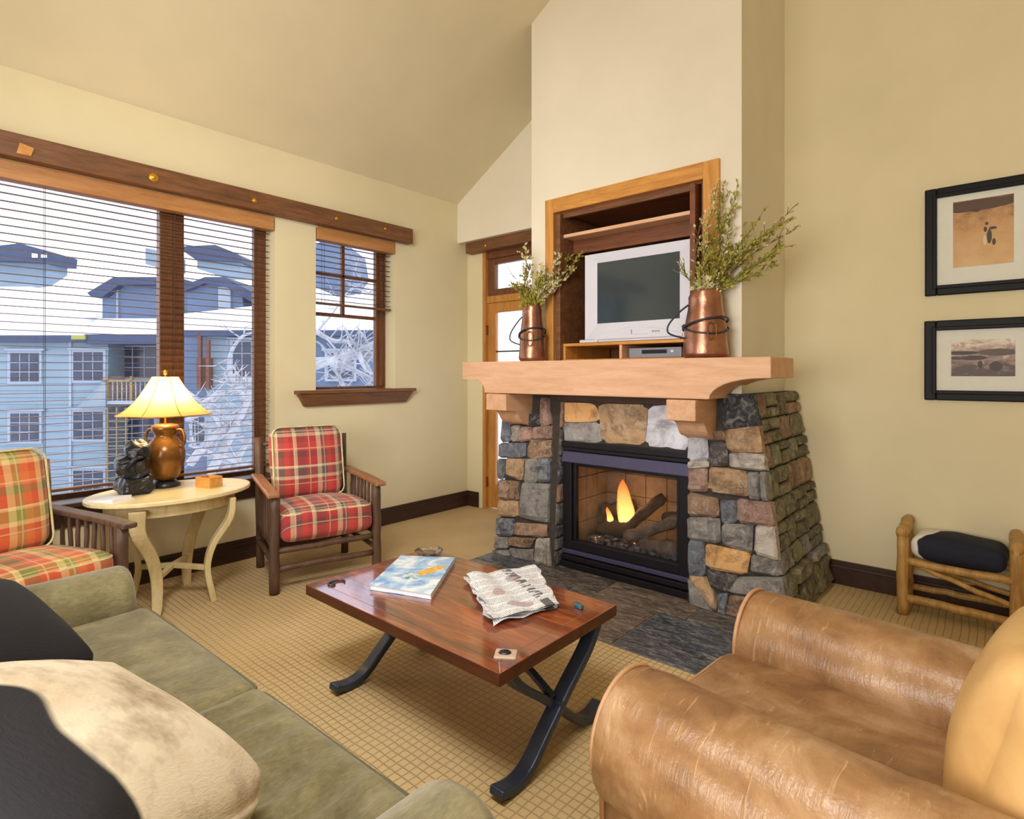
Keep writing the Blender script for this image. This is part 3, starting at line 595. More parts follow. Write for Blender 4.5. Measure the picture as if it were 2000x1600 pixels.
for i, (z0, z1, y) in enumerate(((.105,.135,3.40),(.062,.098,3.385),(.004,.055,3.37))): fb('louver', -2.46, -1.485, y, 3.47, z0, z1, 'black' if i else 'hood')
fb('glass_pane', -2.36, -1.59, 3.45, 3.454, .20, .735, 'fireglass', 0)
# firebox shell of brick panels
fb('firebox_floor', -2.46, -1.49, 3.47, 4.0, .12, .14, bevel=0); fb('firebox_roof', -2.46, -1.49, 3.47, 4.0, .80, .82, bevel=0)
fb('firebox_back', -2.40, -1.55, 3.93, 4.0, .13, .82, 'mortar', 0)
fb('firebox_side', -2.46, -2.405, 3.47, 4.0, .12, .82, 'mortar', 0); fb('firebox_side', -1.545, -1.49, 3.47, 4.0, .12, .82, 'mortar', 0)
for r in range(4):
    for c_ in range(5):
        x0 = -2.40+.17*c_; fb('brick', x0+.003, x0+.167, 3.915, 3.93, .14+.165*r+.003, .14+.165*(r+1)-.003, 'brick', 0)
    for c_ in range(3):
        y0 = 3.475+.146*c_
        fb('brick', -2.405, -2.392, y0+.003, y0+.143, .14+.165*r+.003, .14+.165*(r+1)-.003, 'brick', 0); fb('brick', -1.558, -1.545, y0+.003, y0+.143, .14+.165*r+.003, .14+.165*(r+1)-.003, 'brick', 0)
point('pilot_glow', (-2.05, 3.66, .5), 3, (1, .5, .2), .06)
eb = softbox(.36, .16, .04, .035, 14, noise_amp=.03, noise_scale=14); xf(eb, (-1.97, 3.68, .175))
o = eb.build('ember_bed', M['ember']); tag(o, 'bed of glowing embers and ash under the fire logs', 'embers'); o['kind'] = 'stuff'
def log(a, b, r, mat, label, seed):
    a, b = Vector(a), Vector(b); n = 9; pts = [a.lerp(b, i/n) for i in range(n+1)]; rr = [r*(1+.12*math.sin(i*1.7+seed)) for i in range(n+1)]; rr[0] *= .8; rr[-1] *= .8
    mb = MB().tube(pts, rr, 12); mb.v = [p+Vector(noise.noise_vector(p*22+Vector((seed,0,0))))*r*.35 for p in mb.v]
    tag(mb.build('fire_log', M[mat], smooth=True), label, 'log', 'ceramic logs in the fireplace')
log((-2.05,3.55,.29), (-1.86,3.80,.53), .038, 'charlog', 'charred log leaning up beside the flame', 1)
log((-2.02,3.54,.26), (-1.66,3.70,.42), .040, 'greylog', 'split grey log lying crosswise in front of the flame', 2)
log((-2.33,3.70,.24), (-2.06,3.62,.30), .055, 'charlog', 'thick blackened log at the left end of the fire', 3)
log((-1.93,3.58,.22), (-1.64,3.56,.25), .05, 'greylog', 'pale ash coloured log at the front right of the fire', 4)
log((-1.86,3.80,.36), (-1.60,3.74,.42), .055, 'charlog', 'dark log at the back right of the firebox', 5)
log((-2.36,3.80,.34), (-2.10,3.80,.42), .055, 'charlog', 'dark log stacked at the back left of the firebox', 6)
def flame(cx, cy, z0, h, r, name='flame'):
    mb = MB(); n = 12; m_ = 12; vs = []
    for i in range(m_+1):
        t = i/m_; rad = r*(math.sin(PI*min(1, t*1.25+.12))**.8 if t < .7 else math.sin(PI*min(1,.995))**.8 + (1-t)*1.1)
        rad = r*max(.01, (1-t)**.8*(.55+1.3*t)); cxx = cx+.02*math.sin(t*5)*t
        for k in range(n): th = 2*PI*k/n; vs.append((cxx+rad*math.cos(th)*(1+.2*math.sin(3*th+t*6)), cy+rad*.6*math.sin(th), z0+h*t))
    mb.add(vs, [(i*n+k, i*n+(k+1) % n, (i+1)*n+(k+1) % n, (i+1)*n+k) for i in range(m_) for k in range(n)]); return mb
o = flame(-2.09, 3.66, .27, .37, .09).build('flame', M['flame'], smooth=True); tag(o, 'tall yellow flame rising behind the crossed logs', 'flame')
o = flame(-2.22, 3.66, .29, .13, .035).build('flame', M['flame'], smooth=True); tag(o, 'small orange flame at the left of the fire', 'flame')

# ------------------------------------------------------------------ slate hearth
he = thing('hearth', (-2, 2.95, 0), 'dark slate tiled hearth set in the carpet before the fireplace', 'hearth')
B(-3.05, -.93, 2.575, 3.46, 0, .006).build('grout_bed', M['grout'], he)
def tile(x0, x1, y0, y1, c): 
    o = B(x0+.005, x1-.005, y0+.005, y1-.005, .004, .012+R_.uniform(0,.001)).build('tile', M['slate'], he, bevel=.002, seg=1); o.color = c
tc_ = [srgb(116,98,84), srgb(96,90,88), srgb(110,96,88), srgb(72,80,94), srgb(88,78,72)]
for i, (x0, x1) in enumerate(((-3.05,-2.75),(-2.75,-2.145),(-2.145,-1.545),(-1.545,-.93))): tile(x0, x1, 2.575, 3.1, tc_[(i) % 4 if i < 3 else 3])
for i, (x0, x1) in enumerate(((-3.05,-2.58),(-2.58,-1.98),(-1.98,-1.38),(-1.38,-.93))): tile(x0, x1, 3.1, 3.46, tc_[(i+3) % 5])

# ------------------------------------------------------------------ wall cabinet with television
cb = thing('wall_cabinet', (-2, 3.47, 1.49), 'honey oak framed media cabinet recessed in the chimney above the mantel', 'cabinet')
def cbx(n, x0, x1, y0, y1, z0, z1, m='honeyz', **k): return B(x0, x1, y0, y1, z0, z1).build(n, M[m], cb, bevel=.003, **k)
cbx('trim_board', -2.65, -2.573, 3.445, 3.49, 1.492, 2.705); cbx('trim_board', -1.427, -1.326, 3.445, 3.49, 1.492, 2.705); cbx('trim_board', -2.573, -1.427, 3.445, 3.49, 2.60, 2.705, 'honey')
cbx('side_panel', -2.575, -2.55, 3.48, 4.14, 1.492, 2.61, 'cabin'); cbx('side_panel', -1.45, -1.425, 3.48, 4.14, 1.492, 2.61, 'cabin')
cbx('back_panel', -2.55, -1.45, 4.12, 4.14, 1.492, 2.61, 'cabin'); cbx('top_panel', -2.55, -1.45, 3.48, 4.12, 2.585, 2.61, 'cabin')
cbx('pocket_door', -2.535, -2.50, 3.43, 4.0, 1.50, 2.58, 'beamx'); cbx('pocket_door', -1.50, -1.465, 3.42, 4.0, 1.50, 2.58, 'cabin')
cbx('inner_frame', -2.50, -1.50, 3.47, 3.50, 2.55, 2.585, 'beamx')
cbx('shelf', -2.50, -1.50, 3.475, 4.12, 2.405, 2.43, 'mantel'); cbx('shelf', -2.50, -1.50, 3.47, 4.12, 1.60, 1.622, 'honey'); cbx('bottom_panel', -2.55, -1.45, 3.46, 4.12, 1.492, 1.505, 'honey')
cbx('divider', -2.03, -2.01, 3.475, 4.1, 1.505, 1.60, 'mantel'); cbx('upright', -2.50, -2.48, 3.47, 4.1, 1.505, 1.60, 'honeyz'); cbx('rail', -2.50, -1.50, 3.60, 3.62, 2.30, 2.405, 'cabin')
tv = thing('television', (-1.9, 3.7, 1.622), 'silver framed boxy television standing in the wall cabinet', 'television')
def tb(n, *a, m='tvsilver', **k): return B(*a).build(n, M[m], tv, **k)
tb('housing', -2.27, -1.54, 3.55, 3.92, 1.63, 2.21, m='tvgrey', bevel=.03, seg=3)
def ring(x0, x1, z0, z1, a0, a1, b0, b1, y0, y1):
    mb = MB(); o_ = [(x0,z0),(x1,z0),(x1,z1),(x0,z1)]; i_ = [(a0,b0),(a1,b0),(a1,b1),(a0,b1)]
    for k in range(4):
        a, b = o_[k], o_[(k+1) % 4]; c, e = i_[(k+1) % 4], i_[k]
        mb.hexa([(a[0],y0,a[1]),(b[0],y0,b[1]),(c[0],y0+.012,c[1]),(e[0],y0+.012,e[1]),(a[0],y1,a[1]),(b[0],y1,b[1]),(c[0],y1,c[1]),(e[0],y1,e[1])])
    return mb
ring(-2.31, -1.50, 1.625, 2.25, -2.215, -1.595, 1.755, 2.185, 3.475, 3.56).build('bezel', M['tvsilver'], tv)
MB().prism([(-2.22,1.75),(-1.59,1.75),(-1.59,2.19),(-2.22,2.19)], 'y', 3.492, 3.53).build('screen', M['screen'], tv)
mb = MB(); n = 14; P = [(-2.24+.67*i/n, 1.66+.055*math.sin(PI*i/n)) for i in range(n+1)]; mb.prism([(-2.24,1.64)]+P+[(-1.57,1.64)], 'y', 3.462, 3.48); mb.build('control_panel', M['tvsilver'], tv, bevel=.003)
tb('button', -1.93, -1.925, 3.458, 3.464, 1.668, 1.698, m='tvgrey'); tb('control_door', -1.915, -1.80, 3.459, 3.464, 1.665, 1.70, bevel=.002)
for i in range(3): tb('button', -1.775+.02*i, -1.763+.02*i, 3.457, 3.464, 1.676, 1.684, m='tvgrey')
vc = thing('disc_player', (-1.75, 3.7, 1.506), 'grey disc player in the low compartment under the television', 'disc player')
B(-1.98, -1.60, 3.52, 3.85, 1.507, 1.575).build('housing', M['tvgrey'], vc, bevel=.005); B(-1.88, -1.70, 3.514, 3.522, 1.535, 1.560).build('disc_tray', M['black'], vc, bevel=.002); B(-1.67, -1.65, 3.512, 3.522, 1.54, 1.555).build('button', M['tvsilver'], vc)
rc = thing('remote_control', (-2.27, 3.49, 1.622), 'small pale remote lying at the left end of the television shelf', 'remote control')
B(-2.35, -2.20, 3.462, 3.474, 1.622, 1.642).build('casing', M['tvsilver'], rc, bevel=.004)
for i in range(5): B(-2.335+.025*i, -2.32+.025*i, 3.4615, 3.470, 1.641, 1.644).build('button', M['tvgrey'], rc)

# ------------------------------------------------------------------ copper vases and branches
def vase(x, y, h, r, rz, label):
    t = thing('copper_vase', (x, y, 1.49), label, 'vase', rz)
    k = h/.42; prof = [(.001,0),(.86*r,0),(.97*r,.012),(r,.03*k),(r*.98,.10*k),(.90*r,.2*k),(.80*r,.30*k),(.72*r,.36*k),(.74*r,.375*k),(.66*r,.405*k),(.67*r,.42*k),(.60*r,.42*k),(.59*r,.37*k),(.7*r,.1*k),(.001,.09*k)]
    mb = MB().lathe(prof, 40, close=False); mb.v = [Vector((p.x*(1+.03*math.sin(p.z*40)), p.y*(1+.03*math.cos(p.z*33)), p.z)) for p in mb.v]
    mb.build('body', M['copper'], t, smooth=True, local=True, weld=True)
    hz = .14*k
    MB().tube([(r*1.0*math.cos(a), r*1.0*math.sin(a), .21*k+.035*math.cos(a+1)) for a in [2*PI*i/28 for i in range(29)]], .006, 8).build('strap', M['iron'], t, smooth=True, local=True)
    MB().tube([(r*1.02*math.cos(a), r*1.02*math.sin(a), .19*k+.04*math.sin(a*1)) for a in [2*PI*i/28 for i in range(29)]], .005, 8).build('strap', M['iron'], t, smooth=True, local=True)
    hp = smoothpath([(-.78*r,0,.33*k),(-1.15*r,0,.29*k),(-1.62*r,0,.22*k),(-1.72*r,0,.17*k),(-1.5*r,0,.145*k),(-.95*r,0,.125*k)], 5)
    MB().tube(hp, .0055, 8).build('handle', M['iron'], t, smooth=True, local=True)
    mb = MB(); L = [(.0,-r*.96-.012,.215*k),(.022,-r*.97-.012,.20*k),(.022,-r*.99-.014,.13*k),(0,-r*1.0-.014,.11*k),(-.022,-r*.99-.014,.13*k),(-.022,-r*.97-.012,.20*k),(0,-r*.96-.012,.215*k)]
    mb.tube(smoothpath(L, 4), .004, 6).build('buckle', M['bronze'], t, smooth=True, local=True)
    return t
vL = vase(-2.665, 3.31, .42, .098, .5, 'smaller copper jug vase on the left end of the mantel')
vR = vase(-1.355, 3.31, .40, .128, .65, 'larger copper jug vase on the right end of the mantel')
def leafquad(mb, p, dirv, size):
    dirv = dirv.normalized(); sd = dirv.cross(Vector((R_.uniform(-1,1), R_.uniform(-1,1), R_.uniform(-1,1)))).normalized()*size*.3; nn = dirv.cross(sd).normalized()*size*.08
    mb.add([p, p+dirv*size*.5+sd+nn, p+dirv*size, p+dirv*size*.5-sd+nn, p+dirv*size*.5-nn], [(0,1,4),(1,2,4),(2,3,4),(3,0,4)])
def arrangement(vz, top, specs, label, lf):
    t = thing('branch_bouquet', (vz.location.x, vz.location.y, vz.location.z+.12), label, 'bouquet'); o0 = Vector((vz.location.x, vz.location.y, top))
    for (du, dv, dep, thick, leafy) in specs:
        base = o0+Vector((R_.uniform(-.03,.03), R_.uniform(-.03,.03), -.25)); mouth = o0+RT*(du*.0011*.4*.3)+Vector((R_.uniform(-.03,.03), R_.uniform(-.03,.03), 0))
        tip = o0+RT*du*.00305+UP*dv*.00305+FW*dep; mid = mouth.lerp(tip, .5)+Vector((R_.uniform(-.04,.04), R_.uniform(-.03,.03), R_.uniform(.0,.05)))
        pts = smoothpath([base, mouth, mid, tip], 6); n = len(pts); tw = MB().tube(pts, [thick*(1-.75*i/n) for i in range(n)], 6)
        lm = MB()
        for i in range(8, n):
            for q in range(2 if leafy > 0 else 1):
                dd = ((pts[min(i+1,n-1)]-pts[i-1]).normalized()+Vector((R_.uniform(-1,1),R_.uniform(-1,1),R_.uniform(-.4,1)))*.7).normalized(); ln = R_.uniform(.03,.10)
                e = pts[i]+dd*ln; tw.tube([pts[i], pts[i].lerp(e,.5)+Vector((0,0,.006)), e], [.0022,.0018,.0012], 4)
                for k in range(int(leafy*1.6)):
                    a = R_.uniform(.3,1); leafquad(lm, pts[i].lerp(e, a), (dd+Vector((R_.uniform(-1,1),R_.uniform(-1,1),R_.uniform(-1,1)))*.8), R_.uniform(.014,.032)*lf)
        s_ = tw.build('twig', M['stemg'] if R_.random() < .5 else M['stem'], t, smooth=True)
        if lm.v: l_ = lm.build('leaves', M['leaf'] if R_.random() < .7 else M['leafp'], s_); l_['kind'] = 'stuff'
    mo = MB().add([], []); mo = softbox(.055, .055, .03, .028, 8, noise_amp=.02, noise_scale=30, seed=3); xf(mo, (0, 0, top-vz.location.z-.12+.03)); mo.build('moss', M['moss'], t, local=True)
    lm = MB()
    for k in range(260):
        a, b = R_.uniform(0, 6.28), R_.uniform(.02, 1.0); q = Vector((math.cos(a)*.07*b, math.sin(a)*.07*b, top-vz.location.z-.12+.03+R_.uniform(0, .10)*(1.2-b))); leafquad(lm, q, Vector((math.cos(a)*b, math.sin(a)*b, R_.uniform(.2,1.2))), R_.uniform(.02,.045)*lf)
    o_ = lm.build('leaves', M['leafp' if lf < 1.1 else 'leaf'], t, local=True); o_['kind'] = 'stuff'
    return t
arrangement(vL, 1.86, [(-15,140,0,.007,3),(-8,95,.05,.004,3),(25,100,.02,.004,3),(60,120,-.03,.005,3),(85,125,.03,.005,2),(115,130,0,.006,2),(60,70,-.05,.004,2),(-40,60,-.02,.003,2),(-25,45,.04,.003,3),(15,60,-.04,.004,4),(35,85,.06,.004,3),(90,90,.02,.003,2),(-50,90,.0,.0025,0),(40,50,-.06,.004,4)],
            'sparse leafy twigs standing in the smaller copper vase', 1.15)
arrangement(vR, 1.84, [(40,200,.05,.006,4),(55,190,-.02,.004,4),(30,150,.03,.004,4),(25,210,.04,.004,4),(48,160,.0,.003,4),(75,140,.06,.004,3),(100,150,0,.005,3),(125,120,.02,.006,3),(158,165,0,.005,3),(165,130,-.04,.005,3),(150,100,.05,.004,4),(120,80,-.03,.004,4),(90,100,-.06,.005,4),(60,90,.03,.004,4),(10,120,0,.004,2),(0,70,-.05,.003,4),(-45,55,-.02,.003,1),(20,60,-.06,.004,4),(130,60,.02,.003,3),(140,140,-.08,.005,4),(-10,150,0,.003,1)],
            'bushy dry branches fanning right from the larger copper vase', 1.0)

# ------------------------------------------------------------------ plaid log armchairs (local: faces +x, origin between the front feet)
def log_pts(a, b, r, seed=0, n=7, wob=.006):
    a, b = Vector(a), Vector(b); P = []; rr = []
    for i in range(n+1):
        P.append(a.lerp(b, i/n)+Vector(noise.noise_vector(Vector((seed, i*.7, 0))))*wob); rr.append(r*(1+.10*noise.noise(Vector((seed+3, i*.9, 1)))))
    return P, rr
def armchair(loc, rz, label, kind, seed):
    t = thing('plaid_armchair', loc, label, 'armchair', rz); sm, bk = M['plaid'+kind+'_seat'], M['plaid'+kind+'_back']; tw = M['twigwood']
    def lg(n, a, b, r, m=tw, s_=0, **k): P, rr = log_pts(a, b, r, seed+s_); return MB().tube(P, rr, 12).build(n, m, t, smooth=True, local=True, **k)
    for s_ in (-1, 1):
        lg('leg', (0, .34*s_, 0), (0, .335*s_, .625), .032, s_=1+s_); lg('leg', (-.60, .31*s_, 0), (-.66, .31*s_, .93), .028, s_=4+s_)
        for z in (.17, .27): lg('side_rail', (-.61, .315*s_, z+.02), (0, .335*s_, z+.02), .018, s_=6+s_+int(z*10))
        ap = [(-.66,.325*s_,.66),(-.45,.335*s_,.652),(-.2,.345*s_,.645),(0,.35*s_,.635),(.055,.352*s_,.63)]
        MB().bar(smoothpath(ap, 3), .075, .028, (0,1,0)).build('arm', M['armwood'] if kind == '' else tw, t, bevel=.009, local=True, seg=3, label='worn tan armrest' if kind == '' else None)
        for k in range(7):
            x = -.07-.075*k; lg('spindle', (x, .335*s_, .29), (x-.01, .338*s_, .64), .011, s_=10+k)
    for (z, x) in ((.155, 0), (.27, 0)): lg('front_rail', (x, -.33, z), (x, .33, z), .020, s_=20+int(z*10))
    for z in (.2, .30, .62, .88): lg('back_rail', (-.61-.06*z, -.31, z), (-.61-.06*z, .31, z), .018, s_=30+int(z*10))
    lg('seat_rail', (-.3, -.32, .275), (-.3, .32, .275), .016, s_=50)
    def bulge(p, a, b, c): p.x += -.0; return p
    c = softbox(.315, .30, .10, .055, 18, crown=(.012,.0,.035), noise_amp=.006, noise_scale=6, seed=seed); xf(c, (-.265, 0, .405), ry=-.06)
    s = c.build('seat_cushion', sm, t, smooth=True, local=True)
    mb = softbox(.075, .25, .26, .065, 18, crown=(.035,.012,.008), noise_amp=.006, noise_scale=5, seed=seed+4,
                 fn=lambda p, a, b, c: Vector((p.x, p.y*(1-.05*max(0, -c)), p.z))); xf(mb, (-.53, 0, .745), ry=-.20)
    b = mb.build('back_cushion', bk, t, smooth=True, local=True)
    def loop(hx, hy, zz, r, f, mt_, par, name='piping'):
        P = []
        for (cx, cy, a0) in ((hx-r,hy-r,0),(-hx+r,hy-r,90),(-hx+r,-hy+r,180),(hx-r,-hy+r,270)):
            for k in range(5): a = math.radians(a0+22.5*k); P.append(f(cx+r*math.cos(a), cy+r*math.sin(a), zz))
        P.append(P[0]); MB().tube(P, .006, 6, cap=False).build(name, mt_, par, smooth=True, local=True)
    Mr = Matrix.Translation((-.53,0,.745)) @ Matrix.Rotation(-.20, 4, 'Y')
    loop(.248, .258, .0, .06, lambda y, z, x: Mr @ Vector((.062, y, z)), M['leafp'], b)
    Ms = Matrix.Translation((-.265,0,.405)) @ Matrix.Rotation(-.06, 4, 'Y')
    loop(.308, .293, .0, .05, lambda x, y, z: Ms @ Vector((x, y, .072)), M['leafp'], s)
    return t
armchair((-3.44, 2.10, 0), math.radians(-15), 'red plaid log armchair with worn tan arms standing under the small window', '', 1)
armchair((-3.31, .58, 0), math.radians(15), 'orange and green plaid log armchair at the left edge behind the sofa arm', 'w', 9)

# ------------------------------------------------------------------ blond oval side table
st = thing('side_table', (-3.92, 1.32, 0), 'blond wooden oval side table with curved legs between the plaid armchairs', 'table')
def ell(a, b, z0, z1, n=48):
    return MB().prism([(a*math.cos(2*PI*i/n), b*math.sin(2*PI*i/n)) for i in range(n)], 'z', z0, z1)
ell(.345, .455, .655, .68).build('top', M['bircht'], st, bevel=.006, seg=3, local=True)
ell(.27, .36, .575, .655).build('apron', M['birch'], st, bevel=.003, local=True)
for (sx, sy) in ((1,1),(1,-1),(-1,1),(-1,-1)):
    P = smoothpath([(.235*sx,.26*sy,.63),(.22*sx,.25*sy,.5),(.17*sx,.17*sy,.34),(.16*sx,.14*sy,.2),(.20*sx,.15*sy,.06),(.215*sx,.16*sy,0)], 5); n = len(P)
    MB().bar(P, [.085-.04*i/n for i in range(n)], .035, Vector((sx,sy,0)).cross(Vector((0,0,1)))+Vector((sx,sy,0))*.6).build('leg', M['birch'], st, bevel=.006, local=True)
for s_ in (1, -1): MB().bar([(.17*s_,.145,.20),(0,0,.215),(-.17*s_,-.145,.20)], .03, .03, (0,0,1)).build('stretcher', M['birch'], st, bevel=.004, local=True)

# ------------------------------------------------------------------ lamp
lx, ly = -4.08, 1.33
la = thing('table_lamp', (lx, ly, .68), 'lit table lamp with bronze urn base and pale bell shade', 'lamp')
MB().lathe([(.001,0),(.085,0),(.088,.012),(.07,.03),(.06,.04),(.001,.04)], 32, close=False).build('foot', M['blackstone'], la, smooth=True, local=True, weld=True)
pf = [(.001,.038),(.062,.04),(.085,.075),(.108,.14),(.118,.20),(.11,.25),(.085,.29),(.062,.315),(.058,.335),(.075,.352),(.082,.372),(.076,.392),(.05,.40),(.001,.402)]
mb = MB().lathe(pf, 40, close=False); mb.build('urn', M['bronze'], la, smooth=True, local=True, weld=True, sub=1)
for s_ in (0.6, .6+PI):
    P = [(math.cos(s_)*r, math.sin(s_)*r, z) for r, z in ((.07,.36),(.115,.36),(.135,.31),(.12,.26),(.10,.265))]; MB().tube(smoothpath(P, 4), .009, 8).build('handle', M['bronze'], la, smooth=True, local=True)
MB().tube([(0,0,.40),(0,0,.72)], .006, 8).build('stem', M['brass'], la, smooth=True, local=True)
MB().lathe([(.001,.715),(.012,.715),(.008,.725),(.014,.737),(.001,.748)], 12, close=False).build('finial', M['brass'], la, smooth=True, local=True)
sp = [(.075,.70),(.095,.665),(.125,.615),(.165,.555),(.215,.50),(.270,.46)]; n8 = 8
def octs(r, k): a = 2*PI*k/48; s_ = PI/n8; w_ = (a % (2*s_))-s_; return r*(.55+.45*math.cos(s_)/math.cos(w_))
mb = MB(); vs = []
for off in (0, -.003):
    for (r, z) in [tuple(q.xy) for q in smoothpath([(a, b, 0) for a, b in sp], 4)]:
        for k in range(48): q = octs(r+off, k); vs.append((q*math.cos(2*PI*k/48), q*math.sin(2*PI*k/48), z))
m_ = len(vs)//96
mb.add(vs[:m_*48], [(i*48+k, i*48+(k+1) % 48, (i+1)*48+(k+1) % 48, (i+1)*48+k) for i in range(m_-1) for k in range(48)])
shd = mb.build('lamp_shade', M['shade'], la, smooth=True, local=True)
for k in range(8):
    a = 2*PI*k/8; MB().tube([((r+.001)*math.cos(a)*.995, (r+.001)*math.sin(a)*.995, z) for r, z in [tuple(q.xy) for q in smoothpath([(x, y, 0) for x, y in sp], 4)]], .0022, 5).build('seam', M['brass'], shd, smooth=True, local=True)
MB().tube([(.27*math.cos(2*PI*k/48)*.985, .27*math.sin(2*PI*k/48)*.985, .46) for k in range(49)], .003, 6).build('rim', M['brass'], shd, smooth=True, local=True)
MB().lathe([(.001,.52),(.02,.53),(.03,.56),(.028,.59),(.015,.62),(.001,.625)], 16, close=False).build('bulb', M['white'], la, smooth=True, local=True)
point('lamp_bulb_light', (lx+.045, ly, .68+.575), 10, (1, .80, .45), .03)
point('lamp_bulb_light', (lx-.045, ly, .68+.575), 6, (1, .80, .45), .03)
# black carving, box and papers on the side table
bc = thing('black_figurine', (-3.98, 1.13, .684), 'lumpy black carved figurine on the side table beside the lamp', 'figurine')
def rock(hx, hy, hz, seed, amp, n=9): return softbox(hx, hy, hz, min(hx,hy,hz)*.7, n, noise_amp=amp, noise_scale=18, seed=seed)
mb = rock(.10, .085, .05, 1, .02); xf(mb, (0, 0, .05)); mb.build('base', M['blackstone'], bc, local=True)
mb = rock(.085, .07, .085, 2, .03); xf(mb, (-.01, -.01, .15), rx=.3); mb.build('torso', M['blackstone'], bc, local=True)
mb = rock(.065, .055, .05, 3, .022); xf(mb, (.015, .01, .25), ry=.3); mb.build('head', M['blackstone'], bc, local=True)
for k in range(7):
    a = k*.9; P = smoothpath([(.09*math.cos(a),.08*math.sin(a),.03+.02*k),(.10*math.cos(a+.6),.09*math.sin(a+.6),.06+.025*k),(.07*math.cos(a+1.3),.07*math.sin(a+1.3),.10+.02*k)], 4)
    MB().tube(P, .012, 6).build('fold', M['blackstone'], bc, smooth=True, local=True)
wb = thing('wooden_box', (-3.86, 1.51, .68), 'small open honey wood box on the side table right of the lamp', 'box', .35)
for (a, b, c_, d_) in ((-.06,-.053,-.05,.05),(.053,.06,-.05,.05),(-.053,.053,-.05,-.043),(-.053,.053,.043,.05)): B(a, b, c_, d_, 0, .065).build('side', M['honey'], wb, bevel=.0015, local=True)
B(-.053, .053, -.043, .043, 0, .006).build('bottom', M['honey'], wb, local=True)
cl = thing('folded_paper', (-3.86, .98, .68), 'thin folded white paper at the left end of the side table', 'paper', .5)
B(-.09, .09, -.07, .07, 0, .004).build('sheet', M['white'], cl, local=True); MB().hexa([(-.09,-.07,.005),(.085,-.07,.005),(.08,.06,.005),(-.09,.065,.005),(-.09,-.07,.008),(.085,-.07,.02),(.08,.06,.024),(-.09,.065,.008)]).build('sheet', M['white'], cl, local=True)

# ------------------------------------------------------------------ coffee table
ct = thing('coffee_table', (-1.805, 1.71, 0), 'glossy red-brown wooden coffee table on crossed blue-black iron legs', 'table')
X0, X1, Y0, Y1 = -.59, .585, -.36, .36
for k in range(5): B(X0+.055, X1-.055, Y0+.055+.1222*k+.0006, Y0+.055+.1222*(k+1)-.0006, .415, .4495).build('plank', M['tabletop'], ct, bevel=.0012, seg=1, local=True)
MB().hexa([(X0,Y0,.405),(X1,Y0,.405),(X1-.055,Y0+.055,.405),(X0+.055,Y0+.055,.405),(X0,Y0,.45),(X1,Y0,.45),(X1-.055,Y0+.055,.45),(X0+.055,Y0+.055,.45)]).build('edge_board', M['tabletop'], ct, bevel=.003, local=True)
MB().hexa([(X0+.055,Y1-.055,.405),(X1-.055,Y1-.055,.405),(X1,Y1,.405),(X0,Y1,.405),(X0+.055,Y1-.055,.45),(X1-.055,Y1-.055,.45),(X1,Y1,.45),(X0,Y1,.45)]).build('edge_board', M['tabletop'], ct, bevel=.003, local=True)
MB().hexa([(X0,Y0,.405),(X0+.055,Y0+.055,.405),(X0+.055,Y1-.055,.405),(X0,Y1,.405),(X0,Y0,.45),(X0+.055,Y0+.055,.45),(X0+.055,Y1-.055,.45),(X0,Y1,.45)]).build('edge_board', M['tabletop'], ct, bevel=.003, local=True)
MB().hexa([(X1-.055,Y0+.055,.405),(X1,Y0,.405),(X1,Y1,.405),(X1-.055,Y1-.055,.405),(X1-.055,Y0+.055,.45),(X1,Y0,.45),(X1,Y1,.45),(X1-.055,Y1-.055,.45)]).build('edge_board', M['tabletop'], ct, bevel=.003, local=True)
for x in (-.43, .53):
    for s_ in (-1, 1):
        P = [(x+.012*s_, .26*s_, .405),(x+.012*s_, .19*s_, .32),(x+.012*s_, .05*s_, .215),(x+.012*s_, -.08*s_, .11),(x+.012*s_, -.17*s_, .038),(x+.012*s_, -.25*s_, .019),(x+.012*s_, -.33*s_, .036)]
        MB().bar(smoothpath(P, 5), .062, .03, (1,0,0)).build('leg', M['iron'], ct, bevel=.008, seg=3, local=True)
    MB().bar([(x,-.27,.398),(x,.27,.398)], .05, .014, (1,0,0)).build('top_plate', M['iron'], ct, bevel=.002, local=True)
    MB().tube([(x-.03,0,.19),(x+.04,0,.19)], .011, 12).build('bolt', M['iron'], ct, local=True)
MB().bar(smoothpath([(-.43,0,.20),(-.25,0,.29),(.05,0,.335),(.35,0,.29),(.53,0,.20)], 5), .03, .02, (0,1,0)).build('stretcher', M['iron'], ct, bevel=.004, local=True)
for o_ in ct.children:
    if o_.name.startswith('edge_board'):
        o_.data.materials.append(M['tableedge'])
        for q in o_.data.polygons:
            if abs(q.normal.z) < .5: q.material_index = 1
TZ = .4505
def tp(u, v, z=TZ): return on_plane(u, v, Vector((0,0,z)), Vector((0,0,1)))
# magazine
m = NT('ski_magazine_cover'); X, Y, Z = m.sep(m.coord()); n1 = m.noise(m.coord(), 9, 5, .6, 1.0)
c = m.ramp(n1, [(.35, srgb(88, 146, 214)), (.5, srgb(170, 206, 240)), (.62, srgb(240, 246, 252))])
d1 = m.math('ADD', m.math('POWER', m.math('DIVIDE', m.math('SUBTRACT', X, .045), .035), 2), m.math('POWER', m.math('DIVIDE', m.math('SUBTRACT', Y, .05), .11), 2))
n2 = m.noise(m.coord(), 40, 3); c = m.mix(m.math('LESS_THAN', m.math('ADD', d1, m.math('MULTIPLY', n2, 1.2)), 1.3), c, m.ramp(n2, [(.4, srgb(240, 196, 60)), (.55, srgb(222, 140, 50)), (.6, srgb(250, 226, 120))]))
d2 = m.math('ADD', m.math('POWER', m.math('DIVIDE', m.math('SUBTRACT', X, .03), .06), 2), m.math('POWER', m.math('DIVIDE', m.math('ADD', Y, .05), .05), 2))
